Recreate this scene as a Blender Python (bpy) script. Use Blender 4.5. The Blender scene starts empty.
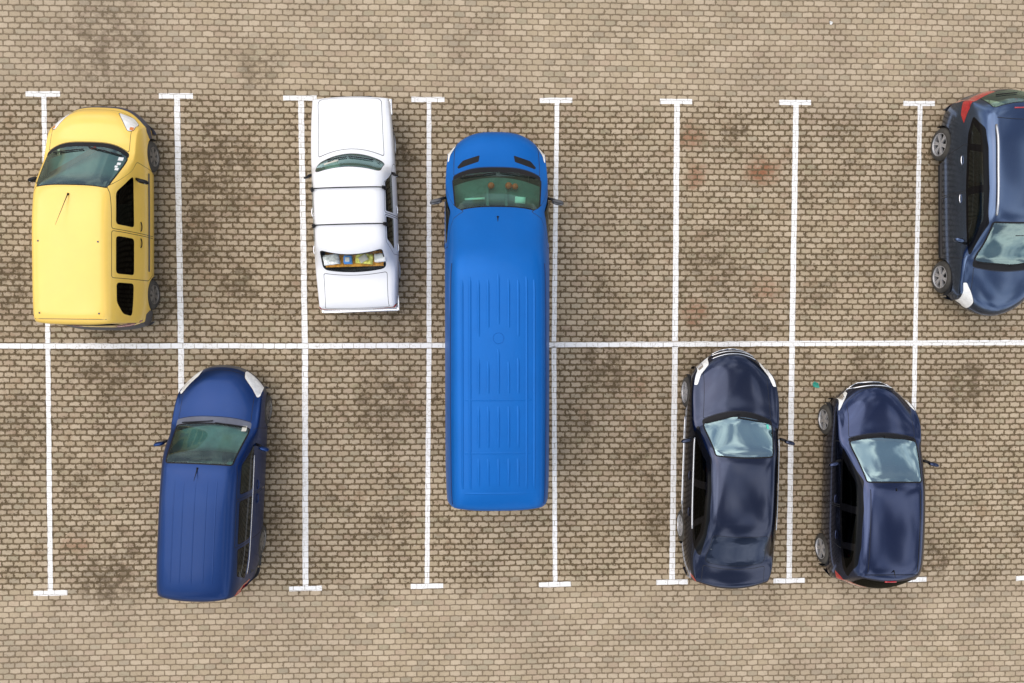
import bpy, bmesh, math, random
import numpy as np
from mathutils import Vector, Matrix

random.seed(7)
S = bpy.context.scene
COL = S.collection
R = math.radians

# ------------------------------------------------------------------ materials
class NT:
    """small helper to write node trees as expressions"""
    def __init__(s, tree):
        s.t = tree
    def node(s, typ, **kw):
        n = s.t.nodes.new(typ)
        for k, v in kw.items():
            setattr(n, k, v)
        return n
    def put(s, sock, v):
        if isinstance(v, bpy.types.NodeSocket):
            s.t.links.new(v, sock)
        elif v is not None:
            sock.default_value = v
    def m(s, op, a, b=None, c=None, clamp=False):
        n = s.node('ShaderNodeMath', operation=op, use_clamp=clamp)
        s.put(n.inputs[0], a)
        if b is not None: s.put(n.inputs[1], b)
        if c is not None: s.put(n.inputs[2], c)
        return n.outputs[0]
    def mixc(s, f, a, b, blend='MIX'):
        n = s.node('ShaderNodeMix', data_type='RGBA', blend_type=blend)
        s.put(n.inputs[0], f); s.put(n.inputs[6], a); s.put(n.inputs[7], b)
        return n.outputs[2]
    def smooth(s, v, a, b, o0=0.0, o1=1.0):
        n = s.node('ShaderNodeMapRange', interpolation_type='SMOOTHSTEP')
        s.put(n.inputs[0], v); s.put(n.inputs[1], a); s.put(n.inputs[2], b)
        n.inputs[3].default_value = o0; n.inputs[4].default_value = o1
        return n.outputs[0]
    def noise(s, vec, scale, detail=3.0, rough=.5, dim='3D'):
        n = s.node('ShaderNodeTexNoise', noise_dimensions=dim)
        s.put(n.inputs['Vector'], vec); n.inputs['Scale'].default_value = scale
        n.inputs['Detail'].default_value = detail; n.inputs['Roughness'].default_value = rough
        return n
    def xyz(s, v):
        n = s.node('ShaderNodeSeparateXYZ'); s.put(n.inputs[0], v); return n.outputs
    def comb(s, x, y, z=0.0):
        n = s.node('ShaderNodeCombineXYZ'); s.put(n.inputs[0], x); s.put(n.inputs[1], y); s.put(n.inputs[2], z)
        return n.outputs[0]

def c4(c): return (c[0], c[1], c[2], 1.0)

def new_mat(name):
    m = bpy.data.materials.new(name); m.use_nodes = True
    nt = m.node_tree; nt.nodes.clear()
    k = NT(nt)
    out = k.node('ShaderNodeOutputMaterial')
    return m, k, out

def principled(name, col, rough=.5, metal=0.0, coat=0.0, coat_rough=.03, var=.06, scale=3.0, spec=.5,
               rough_var=0.0, bump=0.0, bump_scale=200, dust=0.0, dustcol=(.30, .27, .22)):
    m, k, out = new_mat(name)
    p = k.node('ShaderNodeBsdfPrincipled')
    tc = k.node('ShaderNodeTexCoord')
    n = k.noise(tc.outputs['Object'], scale, 4, .6)
    v = k.smooth(n.outputs[0], .3, .7, 1 - var, 1 + var)
    hs = k.node('ShaderNodeHueSaturation'); hs.inputs['Color'].default_value = c4(col)
    k.put(hs.inputs['Value'], v)
    base = hs.outputs[0]
    if dust > 0:
        dn = k.noise(tc.outputs['Object'], 1.7, 6, .65)
        base = k.mixc(k.smooth(dn.outputs[0], .35, .8, dust * .3, dust), base, c4(dustcol))
    k.put(p.inputs['Base Color'], base)
    p.inputs['Metallic'].default_value = metal
    if rough_var:
        rn = k.noise(tc.outputs['Object'], scale * 2.3, 5, .6)
        k.put(p.inputs['Roughness'], k.smooth(rn.outputs[0], .3, .7, rough, rough + rough_var))
    else:
        p.inputs['Roughness'].default_value = rough
    p.inputs['Specular IOR Level'].default_value = spec
    p.inputs['Coat Weight'].default_value = coat
    p.inputs['Coat Roughness'].default_value = coat_rough
    if bump:
        bn = k.noise(tc.outputs['Object'], bump_scale, 2, .5)
        b = k.node('ShaderNodeBump'); b.inputs['Strength'].default_value = bump; b.inputs['Distance'].default_value = .002
        k.put(b.inputs['Height'], bn.outputs[0]); k.put(p.inputs['Normal'], b.outputs[0])
    k.t.links.new(p.outputs[0], out.inputs[0])
    return m

def glass(name, tint, refl=.10, dirt=.05, gtint=(.92, 1.0, .98), fm=1.25, rough=.015):
    """thin tinted car glass: what lies behind shows through, the sky mirrors in it"""
    m, k, out = new_mat(name)
    tr = k.node('ShaderNodeBsdfTransparent'); tr.inputs[0].default_value = c4(tint)
    gl = k.node('ShaderNodeBsdfGlossy'); gl.inputs['Roughness'].default_value = rough
    gl.inputs[0].default_value = c4(gtint)
    fr = k.node('ShaderNodeFresnel'); fr.inputs[0].default_value = 1.6
    f = k.m('ADD', k.m('MULTIPLY', fr.outputs[0], fm), refl, clamp=True)
    mx = k.node('ShaderNodeMixShader'); k.put(mx.inputs[0], f)
    k.t.links.new(tr.outputs[0], mx.inputs[1]); k.t.links.new(gl.outputs[0], mx.inputs[2])
    df = k.node('ShaderNodeBsdfDiffuse'); df.inputs[0].default_value = (.36, .42, .40, 1)
    tc = k.node('ShaderNodeTexCoord')
    dn = k.noise(tc.outputs['Object'], 2.5, 6, .7)
    m2 = k.node('ShaderNodeMixShader'); k.put(m2.inputs[0], k.smooth(dn.outputs[0], .3, .8, dirt * .3, dirt))
    k.t.links.new(mx.outputs[0], m2.inputs[1]); k.t.links.new(df.outputs[0], m2.inputs[2])
    k.t.links.new(m2.outputs[0], out.inputs[0])
    return m

M = {}
M['black'] = principled('black_plastic', (.008, .008, .010), .5, var=.2, dust=.015, spec=.22)
M['seam'] = principled('panel_gap', (.012, .012, .014), .8)
M['grey_plastic'] = principled('grey_plastic', (.07, .072, .08), .55, var=.15, dust=.1)
M['rubber'] = principled('rubber', (.022, .022, .022), .85, var=.25, dust=.25)
M['rim'] = principled('alloy', (.47, .47, .48), .40, .45, var=.1, dust=.1)
M['steel_rim'] = principled('steel_rim', (.20, .185, .165), .5, .3, var=.2, dust=.3)
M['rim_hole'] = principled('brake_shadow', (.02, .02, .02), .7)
M['chrome'] = principled('chrome', (.82, .83, .85), .12, 1.0, var=.03)
M['lens'] = principled('lamp_lens', (.90, .90, .86), .12, .0, coat=1, var=.10, scale=14, spec=.8)
M['lens_inner'] = principled('lamp_reflector', (.85, .86, .88), .15, .9, var=.25, scale=40)
M['red_lens'] = principled('red_lens', (.42, .012, .02), .15, coat=1, var=.2, scale=18)
M['amber'] = principled('amber_lens', (.75, .22, .03), .2, coat=1)
M['interior'] = principled('seat_cloth', (.16, .17, .18), .9, var=.2, scale=9, bump=.4)
M['interior_dark'] = principled('dark_trim', (.05, .053, .055), .8, var=.25, scale=6)
M['dash'] = principled('dash_plastic', (.12, .14, .145), .6, var=.2, scale=5)
M['silver_paint'] = principled('silver_trim', (.6, .61, .63), .25, .8, var=.05)
M['cream'] = principled('cream_cloth', (.62, .60, .52), .9, var=.1)
M['mirror_glass'] = principled('mirror_glass', (.25, .27, .3), .1, .9)
M['mirror_glass'] = principled('mirror_glass', (.25, .27, .3), .1, .9)
M['gloss_black'] = principled('gloss_black_trim', (.004, .004, .005), .12, spec=.18, var=.1)
M['paper'] = principled('paper', (.82, .84, .82), .8, var=.05)
M['glass_teal'] = glass('windscreen_glass', (.50, .90, .80), .05, .07, gtint=(.72, 1.0, .97))
M['glass_cloud'] = glass('mirroring_windscreen_glass', (.36, .62, .64), .36, .04, gtint=(.72, .96, 1.0), rough=.03)
M['glass_pale'] = glass('pale_teal_windscreen_glass', (.50, .80, .78), .20, .05, gtint=(.74, 1.0, 1.0), rough=.04)
M['glass_sky'] = glass('mirroring_rear_glass', (.03, .04, .05), .02, .02, gtint=(.45, .55, .85))
M['glass_dark'] = glass('tinted_side_glass', (.14, .17, .15), .0, .02, gtint=(.5, .55, .53))
M['glass_black'] = glass('black_side_glass', (.03, .033, .03), .0, .0, gtint=(.12, .13, .13))

def paint(name, col, metal=0.0, rough=.4, coat=1.0, spec=.5, dust=.05, var=.03, cr=.04):
    return principled(name, col, rough, metal, coat, cr, var, 1.5, spec, dust=dust)

# ------------------------------------------------------------------ object helpers
def link(o, parent=None):
    COL.objects.link(o)
    if parent: o.parent = parent
    return o

def mesh_obj(name, verts, faces, mats, parent=None, smooth=True, normals=None, midx=None):
    me = bpy.data.meshes.new(name)
    me.from_pydata([tuple(v) for v in verts], [], faces)
    for mm in (mats if isinstance(mats, (list, tuple)) else [mats]):
        me.materials.append(mm)
    if midx: me.polygons.foreach_set('material_index', midx)
    me.polygons.foreach_set('use_smooth', [smooth] * len(faces))
    me.update()
    if normals is not None:
        me.normals_split_custom_set_from_vertices([tuple(n) for n in normals])
    return link(bpy.data.objects.new(name, me), parent)

def bm_obj(name, bm, mat, parent=None, smooth=True, bevel=0.0, seg=2):
    if bevel:
        bmesh.ops.bevel(bm, geom=[e for e in bm.edges], offset=bevel, segments=seg, affect='EDGES', profile=.6)
    me = bpy.data.meshes.new(name); bm.to_mesh(me); bm.free()
    for mm in (mat if isinstance(mat, (list, tuple)) else [mat]): me.materials.append(mm)
    me.polygons.foreach_set('use_smooth', [smooth] * len(me.polygons))
    o = link(bpy.data.objects.new(name, me), parent)
    if smooth and bevel:
        me.set_sharp_from_angle(angle=R(50))
    return o

def add_box(bm, c, s, rot=None):
    r = bmesh.ops.create_cube(bm, size=1.0)
    mt = Matrix.Translation(c) @ (rot.to_4x4() if rot else Matrix()) @ Matrix.Diagonal((s[0], s[1], s[2], 1))
    bmesh.ops.transform(bm, matrix=mt, verts=r['verts'])
    return r['verts']

def box(name, c, s, mat, parent=None, bevel=.01, rot=None, seg=2):
    bm = bmesh.new(); add_box(bm, c, s, rot)
    return bm_obj(name, bm, mat, parent, True, min(bevel, min(s) * .45), seg)

def tube(name, pts, r, mat, parent=None, n=8, flat=1.0, up=Vector((0, 0, 1)), closed=False, radii=None):
    """swept tube along 3-D points; flat < 1 squashes it along 'up'"""
    pts = [Vector(p) for p in pts]; vs = []; fs = []
    N = len(pts)
    for i, p in enumerate(pts):
        a = pts[max(i - 1, 0)]; b = pts[min(i + 1, N - 1)]
        t = (b - a).normalized()
        side = t.cross(up)
        if side.length < 1e-4: side = t.cross(Vector((1, 0, 0)))
        side.normalize(); u2 = side.cross(t).normalized()
        rr = radii[i] if radii else r
        for k in range(n):
            an = 2 * math.pi * k / n
            vs.append(p + side * (rr * math.cos(an)) + u2 * (rr * flat * math.sin(an)))
    for i in range(N - 1):
        for k in range(n):
            k2 = (k + 1) % n
            fs.append((i * n + k, i * n + k2, (i + 1) * n + k2, (i + 1) * n + k))
    fs.append(tuple(range(n - 1, -1, -1))); fs.append(tuple(range((N - 1) * n, N * n)))
    return mesh_obj(name, vs, fs, mat, parent)

def lathe(bm, prof, n=32, axis_x=True, close=False):
    """revolve (x, r) profile about the X axis; returns faces"""
    rings = []
    for (x, r) in prof:
        rings.append([bm.verts.new((x, r * math.cos(2 * math.pi * k / n), r * math.sin(2 * math.pi * k / n))) for k in range(n)])
    out = []
    for a, b in zip(rings, rings[1:]):
        for k in range(n):
            k2 = (k + 1) % n
            out.append(bm.faces.new((a[k], a[k2], b[k2], b[k])))
    return out, rings

def tag(o, label=None, cat=None, group=None, kind=None):
    if label: o['label'] = label
    if cat: o['category'] = cat
    if group: o['group'] = group
    if kind: o['kind'] = kind
    return o

def empty(name, loc, yaw):
    o = bpy.data.objects.new(name, None); o.location = loc; o.rotation_euler = (0, 0, R(yaw)); o.empty_display_size = .3
    return link(o)

# ------------------------------------------------------------------ lofted car shell
def pchip(xs, ys, xq):
    xs = np.asarray(xs, float); ys = np.asarray(ys, float); h = np.diff(xs); d = np.diff(ys) / h
    m = np.zeros_like(ys)
    for i in range(1, len(xs) - 1):
        if d[i - 1] * d[i] > 0:
            w1 = 2 * h[i] + h[i - 1]; w2 = h[i] + 2 * h[i - 1]
            m[i] = (w1 + w2) / (w1 / d[i - 1] + w2 / d[i])
    m[0] = d[0]; m[-1] = d[-1]
    xq = np.asarray(xq, float); k = np.clip(np.searchsorted(xs, xq) - 1, 0, len(h) - 1)
    t = (xq - xs[k]) / h[k]
    return ((2 * t**3 - 3 * t**2 + 1) * ys[k] + (t**3 - 2 * t**2 + t) * h[k] * m[k]
            + (-2 * t**3 + 3 * t**2) * ys[k + 1] + (t**3 - t**2) * h[k] * m[k + 1])

def in_poly(px, py, poly):
    c = False; n = len(poly); j = n - 1
    for i in range(n):
        xi, yi = poly[i]; xj, yj = poly[j]
        if (yi > py) != (yj > py) and px < (xj - xi) * (py - yi) / (yj - yi) + xi: c = not c
        j = i
    return c

def round_poly(pts, r, n=4):
    """round the corners of a polygon; r is one radius or one per corner"""
    out = []; N = len(pts)
    for i in range(N):
        p = Vector(pts[i]); a = Vector(pts[i - 1]); b = Vector(pts[(i + 1) % N])
        rr = r[i] if isinstance(r, (list, tuple)) else r
        la, lb = (a - p).length, (b - p).length
        q = min(rr, la * .48, lb * .48)
        if q < 1e-4: out.append(tuple(p)); continue
        p0 = p + (a - p) / la * q; p1 = p + (b - p) / lb * q
        for k in range(n + 1):
            t = k / n
            out.append(tuple((1 - t)**2 * p0 + 2 * t * (1 - t) * p + t * t * p1))
    return out

def inset(poly, d):
    """offset a (roughly convex) polygon inward by d"""
    N = len(poly); area = sum(poly[i - 1][0] * poly[i][1] - poly[i][0] * poly[i - 1][1] for i in range(N))
    sg = 1 if area > 0 else -1; out = []
    for i in range(N):
        a = Vector(poly[i - 1]); p = Vector(poly[i]); b = Vector(poly[(i + 1) % N])
        e1 = (p - a); e2 = (b - p)
        if e1.length < 1e-7 or e2.length < 1e-7: out.append(tuple(p)); continue
        e1.normalize(); e2.normalize()
        n1 = Vector((-e1.y, e1.x)) * sg; n2 = Vector((-e2.y, e2.x)) * sg
        nn = (n1 + n2)
        if nn.length < 1e-6: nn = n1
        nn.normalize(); k = max(.5, nn.dot(n1))
        out.append(tuple(p + nn * (d / k)))
    return out

class Shell:
    NT_, NG, N1, N2, N3, N4 = 12, 8, 2, 3, 3, 2
    def __init__(s, st, W, side, ds=.05, bexp=2.0, smooth=3, glassbow=.03):
        """st: rows (Y, Z, bend, crown, half width of top edge, name) front-bottom over the roof to rear-bottom.
        W(y) plan half width, side: dict of functions belt(y), belt_w(y) and heights"""
        s.names = {}
        P = [(a[0], a[1]) for a in st]
        L = [0.0]
        for a, b in zip(P, P[1:]): L.append(L[-1] + math.hypot(b[0] - a[0], b[1] - a[1]))
        for a, l in zip(st, L):
            if len(a) > 5: s.names[a[5]] = l
        n = int(round(L[-1] / ds)) + 1
        s.ds = L[-1] / (n - 1); s.n = n; q = np.linspace(0, L[-1], n); s.len = L[-1]
        Y, Z, B, C, E = [pchip(L, [a[i] for a in st], q) for i in range(5)]
        nt = s.NT_
        ncol = nt + s.NG + s.N1 + s.N2 + s.N3 + s.N4 + 1
        G = np.zeros((n, ncol, 3))
        for i in range(n):
            ye = Y[i] - B[i]; ze = Z[i] - C[i]; xe = E[i]
            for j in range(nt + 1):
                u = j / nt
                G[i, j] = (xe * u, Y[i] - B[i] * u**bexp, Z[i] - C[i] * u**2.4)
            w = W(ye)
            zb = min(side['belt'](ye), ze - .012); wb = max(w - side['belt_in'], xe + .004) if zb < side['belt'](ye) - .001 else w - side['belt_in']
            zs = min(side['shoulder'], zb - .012); zm = min(side['mid'], zs - .012)
            zl = min(side['low'], zm - .012); zi = min(side['sill'], zl - .012)
            if ze - side['belt'](ye) < .10:      # no greenhouse here: keep the fender top rounded
                f = max(0.0, (ze - side['belt'](ye)) / .10)
                wb = (1 - f) * max(xe + .02, w - side['belt_in'] * .6) + f * wb
            pts = [(xe, ze), (wb, zb), (w - .008, zs), (w, zm), (w - .012, zl), (w - .06, zi)]
            j = nt
            for (a, b), cnt, bow in zip(zip(pts, pts[1:]), (s.NG, s.N1, s.N2, s.N3, s.N4), (glassbow, 0, 0, 0, 0)):
                for k in range(1, cnt + 1):
                    t = k / cnt; j += 1
                    bw = bow * 4 * t * (1 - t) * min(1.0, max(0.0, (a[1] - b[1]) / .4))
                    G[i, j] = (a[0] + (b[0] - a[0]) * t + bw, ye, a[1] + (b[1] - a[1]) * t + bw * .3)
        for _ in range(smooth):
            H = G.copy(); H[1:-1] = .25 * G[:-2] + .5 * G[1:-1] + .25 * G[2:]; G = H
        for _ in range(side.get('vs', 2)):
            H = G.copy(); H[:, 1:-1] = .25 * G[:, :-2] + .5 * G[:, 1:-1] + .25 * G[:, 2:]; G = H
        s.G = G
        dv = np.linalg.norm(np.diff(G, axis=1), axis=2)
        mid = dv[int(n * .35):int(n * .7)].mean(axis=0)
        s.v = np.concatenate([[0], np.cumsum(np.maximum(mid, .01))])
        s.vt = s.v[nt]
        # normals
        du = np.gradient(G, axis=0); dw = np.gradient(G, axis=1)
        N = np.cross(dw, du)
        ln = np.linalg.norm(N, axis=2, keepdims=True); ln[ln < 1e-9] = 1
        N = N / ln
        if N[n // 2, 0, 2] < 0: N = -N
        N[:, 0, 0] = 0
        for _ in range(4):
            H = N.copy(); H[1:-1] = .25 * N[:-2] + .5 * N[1:-1] + .25 * N[2:]; N = H
        for _ in range(2):
            H = N.copy(); H[:, 1:-1] = .25 * N[:, :-2] + .5 * N[:, 1:-1] + .25 * N[:, 2:]; N = H
        s.N = N / np.maximum(np.linalg.norm(N, axis=2, keepdims=True), 1e-9)
        s.cuts = []; s.regions = []
    def _loc(s, a, v):
        fi = min(max(a / s.ds, 0), s.n - 1.000001); i = int(fi); fi -= i
        v = min(max(v, 0), s.v[-1] - 1e-6); j = int(np.searchsorted(s.v, v, side='right') - 1)
        fj = (v - s.v[j]) / (s.v[j + 1] - s.v[j])
        return i, fi, j, fj
    def ev(s, a, v, A=None):
        A = s.G if A is None else A
        i, fi, j, fj = s._loc(a, v)
        return (A[i, j] * (1 - fi) * (1 - fj) + A[i + 1, j] * fi * (1 - fj) + A[i, j + 1] * (1 - fi) * fj + A[i + 1, j + 1] * fi * fj)
    def nrm(s, a, v):
        q = s.ev(a, v, s.N); return q / max(np.linalg.norm(q), 1e-9)
    def inv(s, proj, p):
        """(x,y) on top or (y,z) on the side -> parameters"""
        ax = (0, 1) if proj == 'top' else (1, 2)
        nt = s.NT_
        sub = s.G[:, :nt + 4] if proj == 'top' else s.G[:, nt - 1:]
        off = 0 if proj == 'top' else nt - 1
        A = sub[:, :, ax[0]]; B = sub[:, :, ax[1]]
        d = (A - p[0])**2 + (B - p[1])**2
        if proj == 'top': d = d + (sub[:, :, 2] < .45) * 5
        i, j = np.unravel_index(np.argmin(d), d.shape); j += off
        a = i * s.ds; v = s.v[j]
        for _ in range(8):
            q = s.ev(a, v); e = 1e-3
            qa = (s.ev(a + e, v) - s.ev(a - e, v)) / (2 * e); qv = (s.ev(a, v + e) - s.ev(a, v - e)) / (2 * e)
            J = np.array([[qa[ax[0]], qv[ax[0]]], [qa[ax[1]], qv[ax[1]]]])
            r = np.array([p[0] - q[ax[0]], p[1] - q[ax[1]]])
            if abs(np.linalg.det(J)) < 1e-3: break
            st = np.linalg.solve(J, r); st = np.clip(st, -.04, .04)
            a = min(max(a + st[0], 0), s.len); v = min(max(v + st[1], 0), s.v[-1])
        return (a, v)
    def dense(s, poly, step=.07):
        out = []
        for i in range(len(poly)):
            a = poly[i]; b = poly[(i + 1) % len(poly)]
            k = max(1, int(math.hypot(b[0] - a[0], b[1] - a[1]) / step))
            for t in range(k): out.append((a[0] + (b[0] - a[0]) * t / k, a[1] + (b[1] - a[1]) * t / k))
        return out
    def region(s, name, proj, poly, r=0, seam=0.0, seam_name='seam', nocut=False):
        if r: poly = round_poly(poly, r)
        if proj != 'uv':
            poly = [s.inv(proj, p) for p in s.dense(poly)]
            q = [poly[0]]
            for p in poly[1:]:
                if math.hypot(p[0] - q[-1][0], p[1] - q[-1][1]) > .004: q.append(p)
            poly = q
        if seam > 0:
            s.regions.append((seam_name, poly)); s.cuts.append(poly)
            poly = inset(poly, seam)
        s.regions.append((name, poly)); s.cuts.append(poly)
        return poly
    def build(s, classes, parent, defmat, lower=None):
        """classes: name -> (object name, [materials], 'both'|'pair', material index, host)"""
        bm = bmesh.new()
        V = [[bm.verts.new((i * s.ds, float(v), 0)) for v in s.v] for i in range(s.n)]
        for i in range(s.n - 1):
            for j in range(len(s.v) - 1):
                bm.faces.new((V[i][j], V[i + 1][j], V[i + 1][j + 1], V[i][j + 1]))
        for poly in s.cuts:
            for i in range(len(poly)):
                a = Vector((*poly[i - 1], 0)); b = Vector((*poly[i], 0)); d = b - a
                if d.length < 1e-5: continue
                m0, m1 = min(a.x, b.x) - .002, max(a.x, b.x) + .002
                n0, n1 = min(a.y, b.y) - .002, max(a.y, b.y) + .002
                fs = []
                for f in s._near(bm, m0, m1, n0, n1):
                    xs = [v.co.x for v in f.verts]; ys = [v.co.y for v in f.verts]
                    if max(xs) < m0 or min(xs) > m1 or max(ys) < n0 or min(ys) > n1: continue
                    fs.append(f)
                if not fs: continue
                es = {e for f in fs for e in f.edges}; vs = {v for f in fs for v in f.verts}
                res = bmesh.ops.bisect_plane(bm, geom=fs + list(es) + list(vs), dist=2e-5, plane_co=a,
                                             plane_no=Vector((-d.y, d.x, 0)).normalized())
                s._added(bm, res)
        bb = [(min(p[0] for p in q), max(p[0] for p in q), min(p[1] for p in q), max(p[1] for p in q)) for _, q in s.regions]
        out = {}
        for f in bm.faces:
            c = f.calc_center_median(); cls = 'body'
            for (nm, q), b in zip(s.regions, bb):
                if b[0] <= c.x <= b[1] and b[2] <= c.y <= b[3] and in_poly(c.x, c.y, q): cls = nm
            out.setdefault(cls, []).append(f)
        cache = {}
        def P(v):
            k = v.index
            if k not in cache: cache[k] = (s.ev(v.co.x, v.co.y), s.nrm(v.co.x, v.co.y))
            return cache[k]
        bm.verts.index_update()
        groups = {}
        for cls, fs in out.items():
            if cls == 'cut': continue
            nm, mats, mode, mi = classes.get(cls, classes['body'])
            groups.setdefault((nm, mode, cls if '#' in cls else ''), []).append((fs, mats[0], mi))
        objs = {}
        for (nm, mode, _k), lst in groups.items():
            mats = []
            for _, mm, _ in lst:
                if mm not in mats: mats.append(mm)
            for sides in ([(1, -1)] if mode == 'both' else [(1,), (-1,)]):
                vs, ns, faces, mi = [], [], [], []
                for sg in sides:
                    mp = {}
                    for fs, mm, _ in lst:
                        for f in fs:
                            idx = []
                            for v in f.verts:
                                if v.index not in mp:
                                    p, nn = P(v); mp[v.index] = len(vs)
                                    vs.append((p[0] * sg, p[1], p[2])); ns.append((nn[0] * sg, nn[1], nn[2]))
                                idx.append(mp[v.index])
                            # orientation
                            a, b, c = (Vector(vs[idx[0]]), Vector(vs[idx[1]]), Vector(vs[idx[2]]))
                            gn = Vector((0, 0, 0))
                            for t in range(len(idx)):
                                gn += Vector(vs[idx[t - 1]]).cross(Vector(vs[idx[t]]))
                            av = Vector((0, 0, 0))
                            for t in idx: av += Vector(ns[t])
                            if gn.dot(av) < 0: idx.reverse()
                            faces.append(idx); mi.append(mats.index(mm))
                o = mesh_obj(nm, vs, faces, mats, parent, True, ns, mi)
                objs.setdefault(nm, []).append(o)
        bm.free()
        return objs
    # face bucket lookup (simple: rebuilt list per cut would be slow, so bucket faces by cell)
    def _near(s, bm, m0, m1, n0, n1):
        if not hasattr(s, 'bk') or s.bkbm is not bm:
            s.bk = {}; s.bkbm = bm
            for f in bm.faces: s._bput(f)
        seen = set(); res = []
        for i in range(int(m0 / .1) - 1, int(m1 / .1) + 2):
            for j in range(int(n0 / .1) - 1, int(n1 / .1) + 2):
                for f in s.bk.get((i, j), ()):
                    if f.is_valid and f not in seen: seen.add(f); res.append(f)
        return res
    def _bput(s, f):
        xs = [v.co.x for v in f.verts]; ys = [v.co.y for v in f.verts]
        for i in range(int(min(xs) / .1), int(max(xs) / .1) + 1):
            for j in range(int(min(ys) / .1), int(max(ys) / .1) + 1):
                s.bk.setdefault((i, j), []).append(f)
    def _added(s, bm, res):
        fs = set()
        for g in res['geom_cut']:
            if isinstance(g, bmesh.types.BMVert) or isinstance(g, bmesh.types.BMEdge):
                for f in g.link_faces: fs.add(f)
        for f in fs: s._bput(f)
    # surface helpers
    def top(s, x, y, lift=0.0):
        a, v = s.inv('top', (abs(x), y)); p = s.ev(a, v); n = s.nrm(a, v); p = p + n * lift
        sg = -1 if x < 0 else 1
        return Vector((p[0] * sg, p[1], p[2])), Vector((n[0] * sg, n[1], n[2]))
    def sidep(s, y, z, sg=1, lift=0.0):
        a, v = s.inv('side', (y, z)); p = s.ev(a, v); n = s.nrm(a, v); p = p + n * lift
        return Vector((p[0] * sg, p[1], p[2])), Vector((n[0] * sg, n[1], n[2]))

def curve_fn(pts):
    xs = [p[0] for p in pts]; ys = [p[1] for p in pts]
    if xs[0] > xs[-1]: xs.reverse(); ys.reverse()
    def f(y):
        if y <= xs[0]: return ys[0]
        if y >= xs[-1]: return ys[-1]
        return float(pchip(xs, ys, [y])[0])
    return f

# ------------------------------------------------------------------ wheels and fittings
WHEEL = {}
def wheel_meshes(key, r, w, rim_r, spokes, style, rmat=None):
    """tyre and rim meshes about the X axis, outer face towards +X"""
    if key in WHEEL: return WHEEL[key]
    bm = bmesh.new()
    prof = [(-w / 2, rim_r), (-w / 2 - .004, rim_r + .03), (-w / 2 + .01, r - .03), (-w / 2 + .035, r - .006), (-w / 4, r),
            (0, r + .001), (w / 4, r), (w / 2 - .035, r - .006), (w / 2 - .01, r - .03), (w / 2 + .004, rim_r + .03), (w / 2, rim_r)]
    lathe(bm, prof, 40)
    me = bpy.data.meshes.new('tyre'); bmesh.ops.recalc_face_normals(bm, faces=bm.faces); bm.to_mesh(me); bm.free()
    me.materials.append(M['rubber']); me.polygons.foreach_set('use_smooth', [True] * len(me.polygons))
    bm = bmesh.new(); mi = {}
    # barrel and lip
    f1, _ = lathe(bm, [(-w * .4, rim_r * .95), (w * .1, rim_r * .93), (w * .40, rim_r * .95), (w / 2 + .004, rim_r * 1.0), (w / 2 + .006, rim_r * .965), (w * .44, rim_r * .93)], 40)
    for f in f1: f.material_index = 0
    # dark disc behind the spokes
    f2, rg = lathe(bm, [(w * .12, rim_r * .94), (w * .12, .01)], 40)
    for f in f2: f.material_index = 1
    # hub
    f3, _ = lathe(bm, [(w * .30, rim_r * .30), (w * .43, rim_r * .27), (w * .46, rim_r * .13), (w * .47, .003)], 24)
    for f in f3: f.material_index = 0
    for i in range(spokes):
        a = 2 * math.pi * i / spokes + .3
        forks = ((-.13, .13) if style == 'fork' else (0,))
        for fk in forks:
            c, sn = math.cos(a), math.sin(a)
            r0, r1 = rim_r * .2, rim_r * .96
            w0, w1 = ((.085, .065) if style == 'fork' else ((.13, .24) if style == 'broad' else (.17, .14)))
            w0 *= rim_r; w1 *= rim_r
            def pt(rad, off, x):
                aa = a + fk * (rad / r1); cc, ss = math.cos(aa), math.sin(aa)
                return (x, cc * rad - ss * off, ss * rad + cc * off)
            q = [pt(r0, -w0, w * .44), pt(r0, w0, w * .44), pt(r1, w1, w * .45), pt(r1, -w1, w * .45),
                 pt(r0, -w0, w * .28), pt(r0, w0, w * .28), pt(r1, w1, w * .28), pt(r1, -w1, w * .28)]
            vv = [bm.verts.new(p) for p in q]
            for fc in ((0, 1, 2, 3), (0, 4, 5, 1), (1, 5, 6, 2), (2, 6, 7, 3), (3, 7, 4, 0)):
                bm.faces.new([vv[k] for k in fc]).material_index = 0
    bmesh.ops.recalc_face_normals(bm, faces=bm.faces)
    me2 = bpy.data.meshes.new('rim'); me2.materials.append(rmat or M['rim']); me2.materials.append(M['rim_hole'])
    bm.to_mesh(me2); bm.free()
    WHEEL[key] = (me, me2)
    return WHEEL[key]

def add_wheels(root, spec, x, yf, yr, r, w, rim_r, spokes, style, key):
    a, b = wheel_meshes(key, r, w, rim_r, spokes, style, spec.get('rim_mat'))
    for y in (yf, yr):
        for sg in (1, -1):
            wh = bpy.data.objects.new('wheel', None); wh.location = (sg * (x - w / 2), y, r); wh.empty_display_size = .1
            link(wh, root)
            t = link(bpy.data.objects.new('tyre', a), wh); q = link(bpy.data.objects.new('rim', b), wh)
            ang = random.uniform(0, 6.28)
            for o in (t, q): o.rotation_euler = (ang * sg, 0, 0 if sg > 0 else math.pi)

def add_liners(bm, x, y, r, w=.30):
    """wheel well: open dark half barrel, both sides"""
    for sg in (1, -1):
        n = 14; rows = []
        for k in range(n + 1):
            a = math.pi * (-.08 + 1.16 * k / n)
            rows.append([bm.verts.new((sg * xx, y + rr * math.cos(a), r * .92 + rr * math.sin(a)))
                         for xx, rr in ((x - .012, r * 1.14), (x - w, r * 1.14), (x - w, .02))])
        for p, q in zip(rows, rows[1:]):
            for t in range(2): bm.faces.new((p[t], q[t], q[t + 1], p[t + 1]))

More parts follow.
